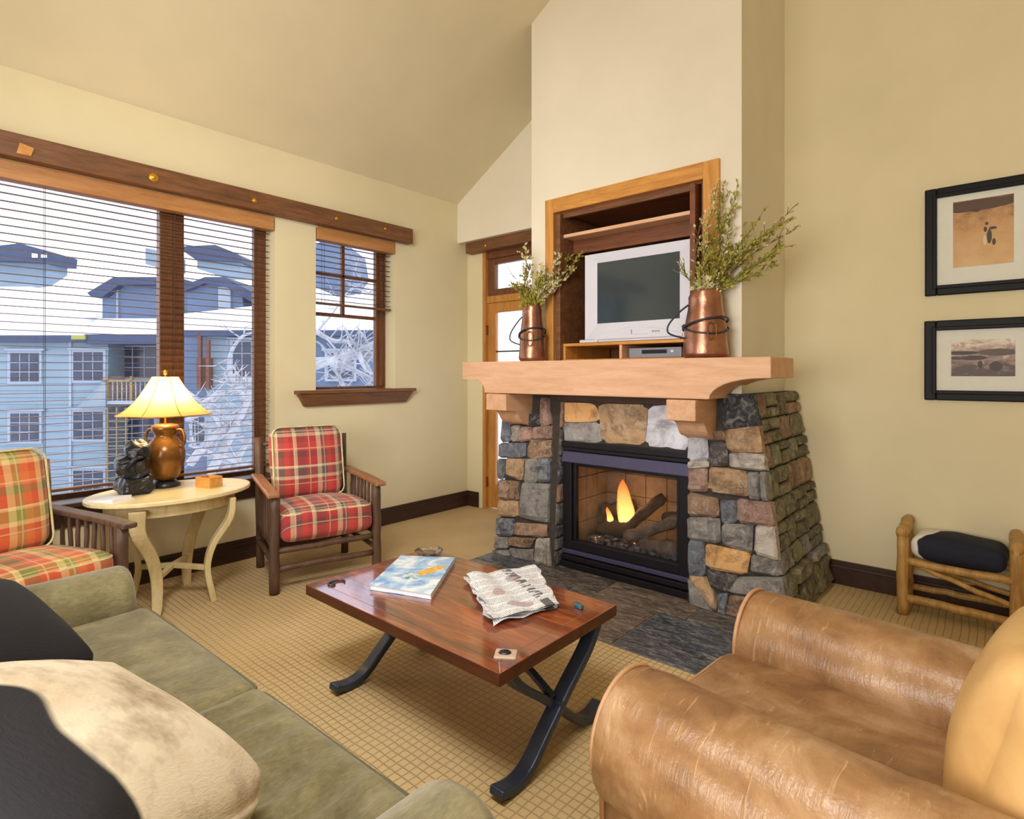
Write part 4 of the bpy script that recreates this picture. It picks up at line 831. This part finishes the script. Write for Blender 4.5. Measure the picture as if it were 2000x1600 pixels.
c = m.mix(m.math('LESS_THAN', m.math('ADD', d2, m.math('MULTIPLY', n2, 1.2)), 1.2), c, m.ramp(n2, [(.4, srgb(44, 120, 150)), (.55, srgb(210, 232, 236))])); m.set(color=c, rough=.3, coat=.4); M['cover'] = m.m
Pc = [tp(722, 1152), tp(842, 1171), tp(889, 1098), tp(783, 1094)]; cen = sum(Pc, Vector())/4
mg = thing('magazine', tuple(cen), 'thick glossy magazine with blue ski cover lying on the coffee table', 'magazine')
def slab(P, z0, z1, g=0):
    c = sum(P, Vector())/4; Q = [p+(c-p)*g for p in P]; return MB().hexa([p+Vector((0,0,z0)) for p in Q]+[p+Vector((0,0,z1)) for p in Q])
slab(Pc, 0, .002).build('back_cover', M['cover'], mg); slab(Pc, .002, .021, .02).build('pages', M['white'], mg); slab(Pc, .021, .0235).build('front_cover', M['cover'], mg)
# newspaper
m = NT('newsprint'); v_ = m.coord(); X, Y, Z = m.sep(v_); lines = m.math('GREATER_THAN', m.math('FRACT', m.math('MULTIPLY', Y, 130)), .45)
wd = m.math('GREATER_THAN', m.noise(m.coord('Object', scale=(1, 7, 0)), 60, 2), .46); colm = m.math('LESS_THAN', m.math('FRACT', m.math('MULTIPLY', X, 15)), .86)
big = m.math('MULTIPLY', m.math('GREATER_THAN', Y, .055), m.math('LESS_THAN', Y, .10)); blk = m.math('GREATER_THAN', m.noise(m.coord('Object', scale=(1.3, .5, 0)), 38, 1), .5)
ph = m.math('GREATER_THAN', m.noise(m.coord('Object', scale=(1, 1, 0)), 9, 0), .66)
c = m.mix(m.math('MULTIPLY', m.math('MULTIPLY', lines, wd), m.math('MULTIPLY', colm, .7)), srgb(236, 236, 240), srgb(70, 72, 80))
c = m.mix(m.math('MULTIPLY', m.math('MULTIPLY', big, blk), .85), c, srgb(50, 50, 58)); c = m.mix(m.math('MULTIPLY', ph, .6), c, m.ramp(m.noise(v_, 50, 2), [(.4, srgb(200, 120, 90)), (.6, srgb(110, 130, 160))])); m.set(color=c, rough=.7); M['news'] = m.m
Pn = [tp(956, 1224), tp(1086, 1192), tp(1040, 1116), tp(906, 1134)]; cn = sum(Pn, Vector())/4
nw = thing('newspaper', tuple(cn), 'crumpled open newspaper lying on the coffee table', 'newspaper', rz=math.radians(-25)); Minv = Matrix.Rotation(math.radians(25), 4, 'Z')
def sheet(seed, z, sh, rot):
    n = 18; mb = MB(); vs = []; Q = [(Minv @ (p-cn)) for p in Pn]
    for side in (0, 1):
        for j in range(n+1):
            for i in range(n+1):
                s_, t_ = i/n, j/n; edge = 1+sh*(abs(math.sin(3.2*t_*PI+seed))*.10*(1 if s_ > .5 else -1))*(abs(s_-.5)*2)**3
                s2 = .5+(s_-.5)*edge; p = (Q[0]*(1-s2)+Q[1]*s2)*(1-t_)+(Q[3]*(1-s2)+Q[2]*s2)*t_; p = Matrix.Rotation(rot, 3, 'Z') @ p
                fold = .010*abs(math.sin(s_*7+t_*2+seed))+.012*max(0, noise.noise(Vector((s_*3, t_*3, seed))))+.02*max(0, abs(s_-.5)-.3)*max(0, math.sin(t_*8+seed))*5*.5
                p.z = z+fold-(.0008 if side else 0); vs.append(p)
    N = (n+1)**2; fs = [(j*(n+1)+i, j*(n+1)+i+1, (j+1)*(n+1)+i+1, (j+1)*(n+1)+i) for j in range(n) for i in range(n)]
    fs += [tuple(N+k for k in f[::-1]) for f in fs]; mb.add(vs, fs); mb.build('sheet', M['news'], nw, smooth=True, local=True)
sheet(0, .003, .8, 0.05); sheet(2, .010, 1.0, -.06); sheet(5, .018, 1.2, 0.0)
# small things on the coffee table
p = tp(988, 1278); gc = thing('glass_coaster', tuple(p), 'square glass coaster with a dark oval centre at the near corner of the coffee table', 'coaster', .6)
M['coastglass'] = plain('thick_glass', srgb(196, 170, 150), .08, 0, .05, 10, 0)
softbox(.038, .032, .005, .005, 8).build('dish', M['coastglass'], gc, smooth=True, local=True); mb = MB().lathe([(.001,.011),(.017,.010),(.021,.004),(.021,.001)], 20, close=False); mb.v = [Vector((q.x*1.1-.003, q.y*.8, q.z)) for q in mb.v]; mb.build('stone_inlay', M['blackstone'], gc, smooth=True, local=True)
p = tp(1131, 1187); tk = thing('trinket', tuple(p), 'small blue-green trinket near the right corner of the coffee table', 'trinket', -.4)
M['teal'] = plain('teal_enamel', srgb(70, 110, 124), .25, .3, .3, 30, 0)
mb = rock(.020, .012, .009, 4, .006, 7); xf(mb, (0, 0, .009)); mb.build('body', M['teal'], tk, smooth=True, local=True); MB().tube([(-.018,0,.006),(-.045,.004,.004)], .003, 6).build('stem', M['teal'], tk, local=True)
p = tp(657, 1139); cc = thing('dark_buckle', tuple(p), 'small dark blue curled buckle at the left corner of the coffee table', 'buckle')
MB().tube(smoothpath([(.02,.03,.004),(0,.035,.004),(-.02,.01,.004),(-.015,-.03,.004),(.01,-.04,.004),(.018,-.02,.004),(.0,-.012,.004)], 4), .0045, 6).build('ring', M['iron'], cc, smooth=True, local=True)
p = tp(838, 1083); gd = thing('glass_dish', tuple(p), 'low clear glass dish behind the magazine on the coffee table', 'dish')
MB().lathe([(.03,.001),(.065,.012),(.075,.022),(.072,.024),(.06,.015),(.001,.006)], 28, close=False).build('bowl', M['glass'], gd, smooth=True, local=True)
MB().lathe([(.001,.001),(.03,.001),(.034,.004),(.001,.005)], 20, close=False).build('foot', M['coastglass'], gd, smooth=True, local=True)

# ------------------------------------------------------------------ rolled arm shape used by sofa and leather chair
def rollprof(w_, zb, zc_, r, n=26):
    a0, a1 = math.radians(-42), math.radians(222); P = [(w_, zb)]+[(w_, zb+(zc_-r*.7-zb)*k/3) for k in (1,2,3)]
    P += [(r*math.cos(a0+(a1-a0)*i/n), zc_+r*math.sin(a0+(a1-a0)*i/n)) for i in range(n+1)]
    return P+[(-w_, zb+(zc_-r*.7-zb)*k/3) for k in (3,2,1)]+[(-w_, zb)]
def arm(length0, length1, y, axis, w_, zb, zc_, r, round_=.03, amp=0, seed=0):
    st_ = []; n = 5
    for i in range(n+1): a = PI/2*i/n; st_.append((length0+round_*(1-math.cos(a)), 1-(round_/r)*.8*(1-math.sin(a))))
    m_ = 18
    for i in range(1, m_): st_.append((length0+round_+(length1-length0-2*round_)*i/m_, 1))
    for i in range(n+1): a = PI/2*(1-i/n); st_.append((length1-round_*(1-math.cos(a)), 1-(round_/r)*.8*(1-math.sin(a))))
    # order stations along the length and close the ends by shrinking
    st_ = sorted(st_); mb = sweep(rollprof(w_, zb, zc_, r), st_, axis)
    mb.v = [p+(Vector((0,y,0)) if axis == 'x' else Vector((y,0,0))) for p in mb.v]
    if amp: mb.v = [p+Vector((noise.noise(p*5+Vector((seed,0,0))), noise.noise(p*5+Vector((seed,9,0))), noise.noise(Vector((p.x*16, p.y*4, p.z*4+seed)))))*amp for p in mb.v]
    return mb

# ------------------------------------------------------------------ olive sofa (local: front at y=0, seat runs along x)
sf = thing('sofa', (-1.835, .80, 0), 'olive green velvet two-seat sofa in the foreground left', 'sofa', math.radians(1.0))
def sb(n, mb, m='velvet', **k): return mb.build(n, M[m], sf, smooth=True, local=True, **k)
mb = softbox(.9, .38, .10, .03, 12); xf(mb, (0, -.41, .18)); sb('base', mb)
for x in (-.94, 1.03):
    a = sb('arm', arm(-.80, -.02, x, 'y', .095, .06, .47, .135, .035, .006, 3+x)); P = [(x+.128*math.cos(t), -.026, .47+.128*math.sin(t)) for t in [math.radians(-42+264*i/24) for i in range(25)]]
    P = [(x+.09, -.026, .08)]+P+[(x-.09, -.026, .08)]
mb = softbox(.95, .11, .30, .07, 14, crown=(0,.02,.01)); xf(mb, (0, -.82, .46), rx=.10); sb('back', mb)
def wrinkle(seed):
    def f(p, a, b, c):
        if c > 0: p.z += (.020 if seed > 5 else .012)*(.7-abs(math.sin(p.x*(30 if seed > 5 else 22)+p.y*3+1.6*noise.noise(Vector((p.x*3, p.y*3, seed)))*3))*1.6)*max(0, noise.noise(Vector((p.x*2.2+seed, p.y*.8, 0)))+(.75 if seed > 5 else .4))*(1-a**4)*(1-b**4)
        return p
    return f
for i, (x, hw) in enumerate(((-.36,.465),(.475,.372))):
    mb = softbox(hw, .345, .085, .04, 44, crown=(.004,.012,.022), noise_amp=.006, noise_scale=3, seed=i+2, fn=wrinkle(3+i*5)); xf(mb, (x, -.325, .375)); c_ = sb('seat_cushion', mb)
    P = []
    for (cx, cy, a0) in ((hw-.04,.305,0),(-hw+.04,.305,90),(-hw+.04,-.305,180),(hw-.04,-.305,270)):
        for k in range(5): t = math.radians(a0+22.5*k); P.append((x+cx+.037*math.cos(t), -.325+cy+.045*math.sin(t), .432))
    MB().tube(P+[P[0]], .006, 6, cap=False).build('piping', M['pipe'], c_, smooth=True, local=True)
    mb = softbox(hw-.01, .08, .18, .07, 18, crown=(0,.04,.02), noise_amp=.012, noise_scale=4, seed=i+8); xf(mb, (x, -.70, .585), rx=.12); sb('back_cushion', mb)
for (x, y) in ((-1.0,-.08),(1.0,-.08),(-1.0,-.82),(1.0,-.82)): MB().lathe([(.02,0),(.03,.07)], 12, c=(x,y,0)).build('foot', M['darktrim'], sf, local=True)
def pillow(name, loc, h, thick, rot, mat, label, seed):
    t = thing(name, loc, label, 'cushion'); t.rotation_euler = rot if isinstance(rot, tuple) else rot.to_euler()
    mb = softbox(h, h, thick, thick*.55, 26, crown=(0,0,thick*.5), noise_amp=.010, noise_scale=5, seed=seed, fn=lambda p, a, b, c: Vector((p.x*(1-.13*a*a*b*b), p.y*(1-.13*a*a*b*b), p.z*(1-.6*max(abs(a),abs(b))**4))))
    c = mb.build('cover', M[mat], t, smooth=True, local=True)
    P = []
    for k in range(60):
        q = k/15; s_ = int(q); f = (q-s_)*2-1; e = (f,-1),(1,f),(-f,1),(-1,-f); a, b = e[s_]; rr = .97; P.append((a*h*rr*(1-.13*a*a*b*b-.04*(a*b)**6), b*h*rr*(1-.13*a*a*b*b-.04*(a*b)**6), 0))
    MB().tube(P+[P[0]], .005, 5, cap=False).build('seam', M['blackstone'] if 'black' in mat else M['leafp'], c, smooth=True, local=True); return t
def axes(x, y):
    x = Vector(x).normalized(); y = Vector(y); y = (y-x*y.dot(x)).normalized(); z = x.cross(y)
    return Matrix((x, y, z)).transposed()
pillow('cowhide_pillow', (-1.25, .27, .70), .28, .085, axes((-.87,-.39,.36), (0,-.8,.5)), 'cow_white', 'large cream and black cowhide cushion leaning on the sofa back in the foreground', 2)
pillow('cowhide_pillow', (-2.0, .2, .73), .25, .08, axes((-.87,-.30,.35), (0,-.8,.5)), 'cow_black', 'black cowhide cushion leaning on the sofa back at the left edge', 6)

# ------------------------------------------------------------------ leather armchair (local: x points to the back)
lc = thing('leather_armchair', (-.73, 1.72, 0), 'worn tan leather club armchair with rolled arms in the foreground right', 'armchair', math.radians(-5))
def lb(n, mb, m='leather', **k): return mb.build(n, M[m], lc, smooth=True, local=True, **k)
for y in (-.385, .385):
    a = lb('arm', arm(0, 1.0, y, 'x', .115, .05, .465, .168, .04, .007, 5+y))
    P = [(.012, y+.155*math.cos(t), .475+.155*math.sin(t)) for t in [math.radians(-42+264*i/26) for i in range(27)]]; P = [(.012, y+.108, .07)]+P+[(.012, y-.108, .07)]
    MB().tube(P, .007, 6).build('piping', M['pipel'], a, smooth=True, local=True)
mb = softbox(.45, .30, .12, .03, 10); xf(mb, (.49, 0, .18)); lb('base', mb)
mb = softbox(.39, .262, .085, .045, 30, crown=(.01,0,.025), noise_amp=.008, noise_scale=4, seed=3); xf(mb, (.36, 0, .375)); s = lb('seat_cushion', mb)
P = []
for (cx, cy, a0) in ((.345,.217,0),(-.345,.217,90),(-.345,-.217,180),(.345,-.217,270)):
    for k in range(5): t = math.radians(a0+22.5*k); P.append((.36+cx+.045*math.cos(t), cy+.045*math.sin(t), .432))
MB().tube(P+[P[0]], .006, 6, cap=False).build('piping', M['pipel'], s, smooth=True, local=True)
mb = softbox(.13, .40, .36, .10, 18, crown=(.03,0,.02)); xf(mb, (1.0, 0, .48), ry=.14); lb('back', mb, 'leather')
mb = softbox(.12, .262, .25, .10, 22, crown=(.05,.02,.03), noise_amp=.01, noise_scale=4, seed=8); xf(mb, (.81, 0, .63), ry=.25); bk = lb('back_cushion', mb, 'leatherl', label='paler tan leather back cushion')
for (x, y) in ((.08,-.36),(.08,.36),(.96,-.36),(.96,.36)): MB().lathe([(.02,0),(.032,.07)], 12, c=(x,y,0)).build('foot', M['darktrim'], lc, local=True)

# ------------------------------------------------------------------ log stool with cowhide seat
ls = thing('log_stool', (-.22, 4.14, 0), 'hickory log stool standing against the back wall', 'stool')
def ll(n, a, b, r, s_, m='hick', **k): P, rr = log_pts(a, b, r, s_, 8, .008); return MB().tube(P, rr, 12).build(n, M[m], ls, smooth=True, local=True, **k)
for x in (-.25, .25):
    ll('leg', (x, -.11, 0), (x, -.11, .50 if x > 0 else .45), .030, x*9+1); ll('leg', (x, .13, 0), (x, .13, .50), .028, x*9+4)
    ll('side_rail', (x, -.14, .475), (x, .15, .50), .032, x*5+2); ll('side_rail', (x, -.11, .14), (x, .13, .14), .018, x*5+7)
ll('front_rail', (-.25, -.11, .315), (.25, -.11, .30), .022, 3); ll('front_rail', (-.25, -.11, .10), (.25, -.11, .085), .024, 5); ll('back_rail', (-.25, .13, .31), (.25, .13, .31), .022, 8); ll('back_rail', (-.25, .13, .10), (.25, .13, .10), .02, 6)
ll('brace', (-.2, -.10, .30), (.25, -.10, .16), .015, 11); ll('brace', (-.25, .12, .25), (.25, .12, .16), .015, 12)
mb = softbox(.215, .135, .062, .05, 20, crown=(0,0,.025), noise_amp=.008, noise_scale=8, seed=2); xf(mb, (.0, .01, .395), ry=.03); mb.build('cushion', M['cow_stool'], ls, smooth=True, local=True, label='black and white cowhide seat cushion')

# ------------------------------------------------------------------ framed pictures
def blobs(m, base, lst):
    X, Y, Z = m.sep(m.coord()); nn = m.noise(m.coord(), 30, 4, .7)
    for (x, z, rx, rz_, colr) in lst:
        d_ = m.math('ADD', m.math('POWER', m.math('DIVIDE', m.math('SUBTRACT', X, x), rx), 2), m.math('POWER', m.math('DIVIDE', m.math('SUBTRACT', Z, z), rz_), 2))
        base = m.mix(m.ramp(m.math('ADD', d_, m.math('MULTIPLY', nn, .8)), [(.9, (1,1,1,1)), (1.25, (0,0,0,1))]) if False else m.math('LESS_THAN', m.math('ADD', d_, m.math('MULTIPLY', nn, .9)), 1.35), base, colr)
    return base
m = NT('sepia_rider_print'); X, Y, Z = m.sep(m.coord()); n1 = m.noise(m.coord(), 9, 5, .6)
c = m.ramp(m.math('ADD', m.math('MULTIPLY', n1, .5), m.math('MULTIPLY', Z, -.9)), [(.05, srgb(96, 62, 36)), (.2, srgb(196, 148, 94)), (.45, srgb(214, 176, 122))])
dk = srgb(66, 50, 36); c = blobs(m, c, [(-.03,.16,.20,.035,srgb(84,56,36)),(.03,-.03,.012,.045,dk),(.018,.045,.008,.010,dk),(.045,.015,.02,.009,dk),(-.03,.13,.022,.010,dk),(.012,.012,.009,.016,dk),(.05,-.065,.009,.02,dk),(.01,-.05,.009,.03,srgb(214,196,160))]); m.set(color=c, rough=.5); M['print1'] = m.m
m = NT('valley_print'); n1 = m.noise(m.coord('Object', scale=(1, 1, 2)), 14, 6, .7, 1); X, Y, Z = m.sep(m.coord())
c = m.ramp(m.math('ADD', n1, m.math('MULTIPLY', Z, 2.0)), [(.32, srgb(84, 70, 66)), (.5, srgb(152, 128, 120)), (.62, srgb(188, 160, 146)), (.75, srgb(226, 218, 204))])
dk = srgb(60, 50, 46); c = blobs(m, c, [(-.10,.03,.09,.012,dk),(-.04,0,.07,.014,dk),(.07,.03,.09,.022,srgb(90,74,66)),(.06,-.05,.03,.03,dk),(-.01,-.04,.012,.025,dk),(-.12,.0,.03,.01,dk)]); m.set(color=c, rough=.5); M['print2'] = m.m
def picture(x0, x1, z0, z1, ix0, ix1, iz0, iz1, pm, label):
    t = thing('framed_picture', ((ix0+ix1)/2, YB, (iz0+iz1)/2), label, 'picture'); f = .058
    for (a, b, c_, e) in ((x0,x0+f,z0,z1),(x1-f,x1,z0,z1),(x0+f,x1-f,z1-f,z1),(x0+f,x1-f,z0,z0+f)):
        B(a, b, YB-.028, YB-.002, c_, e).build('frame_bar', M['frameblk'], t, bevel=.006, seg=2)
    g = .018
    for (a, b, c_, e) in ((x0+f-.02,x0+f+.002,z0+f-.02,z1-f+.02),(x1-f-.002,x1-f+.02,z0+f-.02,z1-f+.02),(x0+f,x1-f,z1-f-.002,z1-f+.02),(x0+f,x1-f,z0+f-.02,z0+f+.002)):
        B(a, b, YB-.036, YB-.01, c_, e).build('inner_bead', M['frameblk'], t, bevel=.004)
    B(x0+f-.01, x1-f+.01, YB-.014, YB-.008, z0+f-.01, z1-f+.01).build('mat_board', M['mat'], t)
    B(ix0, ix1, YB-.0155, YB-.014, iz0, iz1).build('print', M[pm], t)
picture(-.39, .16, 1.872, 2.519, -.253, .020, 2.03, 2.42, 'print1', 'larger black framed sepia print, the upper picture on the back wall')
picture(-.393, .165, 1.24, 1.72, -.262, .026, 1.385, 1.60, 'print2', 'smaller black framed landscape print, the lower picture on the back wall')

# ------------------------------------------------------------------ outside: snowy village across the street
GZ = -7.0
mb = MB(); n = 24
for j in range(n+1):
    for i in range(n+1):
        x = -70+65*i/n; y = -25+90*j/n; mb.v.append(Vector((x, y, GZ+.5*noise.noise(Vector((x*.12, y*.12, 0))))))
mb.f = [(j*(n+1)+i, j*(n+1)+i+1, (j+1)*(n+1)+i+1, (j+1)*(n+1)+i) for j in range(n) for i in range(n)]
struct(mb.build('ground', M['snow'], smooth=True))
def ebox(mb, u0, u1, v0, v1, t, dt, zlo=None):
    """A box facing the room, its front face at distance t, sized from measured extents."""
    a0, a1 = (u0-1000)/FPX*t, (u1-1000)/FPX*t; z0, z1 = EYE+(HOR-v1)/FPX*t, EYE+(HOR-v0)/FPX*t
    if zlo is not None: z0 = zlo
    P = [FW*tt+RT*aa for tt in (t, t+dt) for aa in (a0, a1)]; q = [P[0], P[1], P[3], P[2]]
    return mb.hexa([p+UP*z0 for p in q]+[p+UP*z1 for p in q])
def EB(par, name, mat, *a, **k): return ebox(MB(), *a, **k).build(name, M[mat], par)
def eprism(mb, pts, t, dt):       # polygon in measured (u, v), extruded in depth
    n = len(pts); V = [FW*tt+RT*((u-1000)/FPX*t)+UP*(EYE+(HOR-v)/FPX*t) for tt in (t, t+dt) for u, v in pts]
    return mb.add(V, [tuple(range(n))[::-1], tuple(range(n, 2*n))]+[(i, (i+1) % n, n+(i+1) % n, n+i) for i in range(n)])
def EPR(par, name, mat, pts, t, dt): return eprism(MB(), pts, t, dt).build(name, M[mat], par)
def ewindow(par, u0, u1, v0, v1, t, nx=3, ny=3, mat='extglass'):
    f = EB(par, 'window', 'exttrim', u0-6, u1+6, v0-5, v1+5, t-.08, .06); EB(f, 'pane', mat, u0, u1, v0, v1, t-.10, .04); EB(f, 'window_head', 'exttrim', u0-12, u1+12, v0-9, v0-5, t-.16, .2)
    m_ = MB()
    for i in range(1, nx): u = u0+(u1-u0)*i/nx; ebox(m_, u-.7, u+.7, v0, v1, t-.12, .03)
    for j in range(1, ny): v = v0+(v1-v0)*j/ny; ebox(m_, u0, u1, v-.7, v+.7, t-.12, .03)
    m_.build('muntin', M['exttrim'], f)
def siding(par, u0, u1, v0, v1, t, mat, step=13.5):
    v = v0
    while v < v1:
        h = min(step, v1-v); a0, a1 = (u0-1000)/FPX*t, (u1-1000)/FPX*t; z1, z0 = EYE+(HOR-v)/FPX*t, EYE+(HOR-v-h)/FPX*t
        P = [FW*(t-.05)+RT*a0+UP*z0, FW*(t-.05)+RT*a1+UP*z0, FW*t+RT*a1+UP*z0, FW*t+RT*a0+UP*z0, FW*(t-.01)+RT*a0+UP*z1, FW*(t-.01)+RT*a1+UP*z1, FW*t+RT*a1+UP*z1, FW*t+RT*a0+UP*z1]
        MB().hexa(P).build('siding_board', M[mat], par); v += step
def et(name, u, t, label): p = FW*t+RT*((u-1000)/FPX*t); return thing(name, (p.x, p.y, GZ), label, 'building')
b1 = et('apartment_building', 60, 26.6, 'pale blue clapboard apartment building with snowy roof across the street')
EB(b1, 'wall', 'siding', -420, 212, 668, 900, 26.6, 9, zlo=GZ); siding(b1, -420, 212, 668, 1060, 26.6, 'siding')
EB(b1, 'corner_board', 'exttrim', 134, 139, 668, 1060, 26.5, .1); EB(b1, 'fascia', 'roofb', -420, 170, 655, 668, 26.2, .4); EB(b1, 'flashing', 'lime', 139, 166, 655, 663, 26.1, .1)
EPR(b1, 'snow_roof', 'snow', [(-420,655),(175,655),(165,618),(60,560),(-420,560)], 26.3, 9)
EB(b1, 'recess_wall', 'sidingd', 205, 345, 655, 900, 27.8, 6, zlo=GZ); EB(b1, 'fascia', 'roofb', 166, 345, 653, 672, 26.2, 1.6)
EPR(b1, 'snow_roof', 'snow', [(160,653),(345,653),(345,622),(190,622)], 26.25, 8)
for (u0, u1, v0, v1) in ((20,75,690,745),(20,75,808,862),(22,76,925,978),(143,200,688,743),(143,200,805,858),(143,200,920,966),(-110,-55,692,748),(-110,-55,810,866)): ewindow(b1, u0, u1, v0, v1, 26.6, mat='extglass')
ewindow(b1, 212, 305, 678, 738, 27.8, 4, 3)
ewindow(b1, 215, 300, 806, 880, 27.8, 4, 3)
bal = EB(b1, 'balcony', 'exttrim', 198, 345, 783, 790, 26.3, 1.5)
for u in (206, 253, 300): EB(bal, 'post', 'extwood', u, u+5, 735, 783, 26.35, .12)
EB(bal, 'railing', 'extwood', 198, 345, 742, 746, 26.35, .12); EPR(b1, 'lean_to_roof', 'siding', [(150,796),(198,748),(206,748),(206,796)], 26.2, .6)
for k in range(12): EB(bal, 'baluster', 'exttrim', 210+9*k, 211.5+9*k, 746, 783, 26.4, .05)
for u in (208, 226, 244): EB(b1, 'lattice_post', 'extwood', u, u+3, 796, 960, 26.1, .1)
for v in range(806, 950, 16): EB(b1, 'lattice_rail', 'extwood', 206, 250, v, v+2.5, 26.12, .08)
dm = b1
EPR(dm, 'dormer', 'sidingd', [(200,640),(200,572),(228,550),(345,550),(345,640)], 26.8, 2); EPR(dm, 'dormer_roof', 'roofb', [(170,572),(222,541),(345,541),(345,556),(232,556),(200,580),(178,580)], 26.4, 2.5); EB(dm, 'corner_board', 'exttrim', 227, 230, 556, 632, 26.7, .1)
b2 = et('hillside_house', 40, 46, 'distant grey roofed house with round front on the snowy hill at far left')
EPR(b2, 'wall', 'siding', [(-40,555),(-40,505),(94,505),(94,530),(60,552),(0,560)], 46, 2); EPR(b2, 'roof', 'roofb', [(-60,486),(38,475),(95,492),(93,512),(-60,506)], 45, 3)
for u in (62, 80): EB(b2, 'window', 'snow', u, u+10, 495, 503, 44.9, .1)
hill = MB(); eprism(hill, [(-700,720),(-700,520),(20,548),(120,560),(300,600),(420,600),(620,560),(900,560),(900,720)], 60, 10); o = hill.build('snowy_hill', M['snow']); struct(o)
b3 = et('slate_house', 450, 25, 'slate blue snow covered house seen through the right window panes')
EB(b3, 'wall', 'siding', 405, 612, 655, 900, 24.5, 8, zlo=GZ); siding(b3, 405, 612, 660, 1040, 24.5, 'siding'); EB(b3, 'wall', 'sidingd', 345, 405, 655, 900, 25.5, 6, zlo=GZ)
EB(b3, 'fascia', 'roofb', 340, 800, 645, 656, 24.0, .6); EPR(b3, 'snow_roof', 'snow', [(340,645),(800,645),(800,600),(700,575),(340,615)], 24.1, 8); EB(b3, 'wall', 'sidingd', 612, 800, 656, 900, 24.6, 8, zlo=GZ)
for (u0,u1,v0,v1) in ((376,398,815,862),(455,490,668,735),(640,690,690,740)): ewindow(b3, u0, u1, v0, v1, 24.5 if u0 > 400 else 25.5, 2, 3)
for (u0, v0, v1) in ((386,650,760),(402,664,760)): EB(b3, 'downpipe', 'extred', u0, u0+6, v0, v1, 24.0, .15)
EB(b3, 'chimney_stack', 'extred', 384, 412, 700, 760, 24.3, .5)
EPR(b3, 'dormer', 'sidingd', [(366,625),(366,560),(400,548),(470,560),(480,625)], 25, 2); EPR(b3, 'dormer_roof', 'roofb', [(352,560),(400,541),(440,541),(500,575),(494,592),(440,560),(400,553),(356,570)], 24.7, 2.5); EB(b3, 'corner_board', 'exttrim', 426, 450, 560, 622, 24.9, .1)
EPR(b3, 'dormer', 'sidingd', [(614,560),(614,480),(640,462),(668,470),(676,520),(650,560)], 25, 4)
b4 = et('ridge_house', 430, 50, 'far grey roofed house on the ridge above the slate blue house')
EPR(b4, 'roof', 'roofb', [(345,482),(420,478),(455,492),(472,502),(472,512),(380,506)], 50, 6); EB(b4, 'wall', 'siding', 385, 470, 508, 525, 50.5, 6); EPR(b4, 'wall', 'siding', [(284,484),(312,490),(312,520),(284,516)], 50.5, 4)
# snow covered trees close to the windows
def tree(name, strokes, t, seed, label, trunk, nt_=16):
    rr = random.Random(seed); p0 = at(trunk, 730, t); T = thing(name, (p0.x, p0.y, GZ), label, 'tree')
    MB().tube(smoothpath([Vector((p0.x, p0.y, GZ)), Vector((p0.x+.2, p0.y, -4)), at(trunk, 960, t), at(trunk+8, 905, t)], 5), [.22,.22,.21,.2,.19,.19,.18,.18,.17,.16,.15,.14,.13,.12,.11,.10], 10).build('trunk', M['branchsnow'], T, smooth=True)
    for (pts, r) in strokes:
        d0 = rr.uniform(-.5, .5); P = smoothpath([at(u, v, t+d0+.25*i*rr.uniform(-1, 1)) for i, (u, v) in enumerate(pts)], 5); n = len(P)
        b = MB().tube(P, [r*(1-.55*i/n) for i in range(n)], 7)
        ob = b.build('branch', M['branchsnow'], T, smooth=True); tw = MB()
        for k in range(nt_):
            i = rr.randrange(2, n); q = P[i]; e = q+Vector((rr.uniform(-1,1), rr.uniform(-1,1), rr.uniform(-.6,1)))*.42; mid = q.lerp(e, .5)+Vector((0,0,rr.uniform(-.08,.08)))
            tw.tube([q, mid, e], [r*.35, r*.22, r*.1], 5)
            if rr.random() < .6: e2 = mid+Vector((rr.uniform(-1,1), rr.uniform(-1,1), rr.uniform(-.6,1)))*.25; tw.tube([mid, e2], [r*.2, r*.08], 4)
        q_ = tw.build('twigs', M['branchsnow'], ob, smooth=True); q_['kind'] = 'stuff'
    return T
tree('snowy_tree', [([(372,905),(410,860),(470,810),(520,775)],.07),([(410,925),(450,850),(480,790),(490,740)],.075),([(380,800),(430,770),(480,755)],.05),([(500,800),(455,745),(448,700),(470,660),(495,650)],.04),
    ([(500,870),(440,840),(400,790)],.045),([(500,915),(430,890),(370,870)],.04),([(365,820),(420,800),(500,815)],.035),([(450,930),(480,870),(520,830)],.05),([(360,760),(395,790),(440,850)],.03)], 9, 3, 'bare snow covered tree outside the large window', 430)
tree('snowy_tree', [([(615,715),(660,700),(700,685),(760,655)],.07),([(615,705),(680,700),(745,685)],.06),([(618,648),(650,665),(690,670),(745,690)],.045),([(640,706),(680,718),(735,745)],.06),
    ([(618,650),(650,612),(680,570),(712,550)],.022),([(690,560),(720,572),(750,580)],.018),([(712,550),(695,530),(700,505)],.010),([(640,700),(665,740),(680,770)],.04),([(700,690),(715,720),(740,735)],.05)], 9.5, 8, 'bare snow covered tree with crossing branches outside the small window', 690)
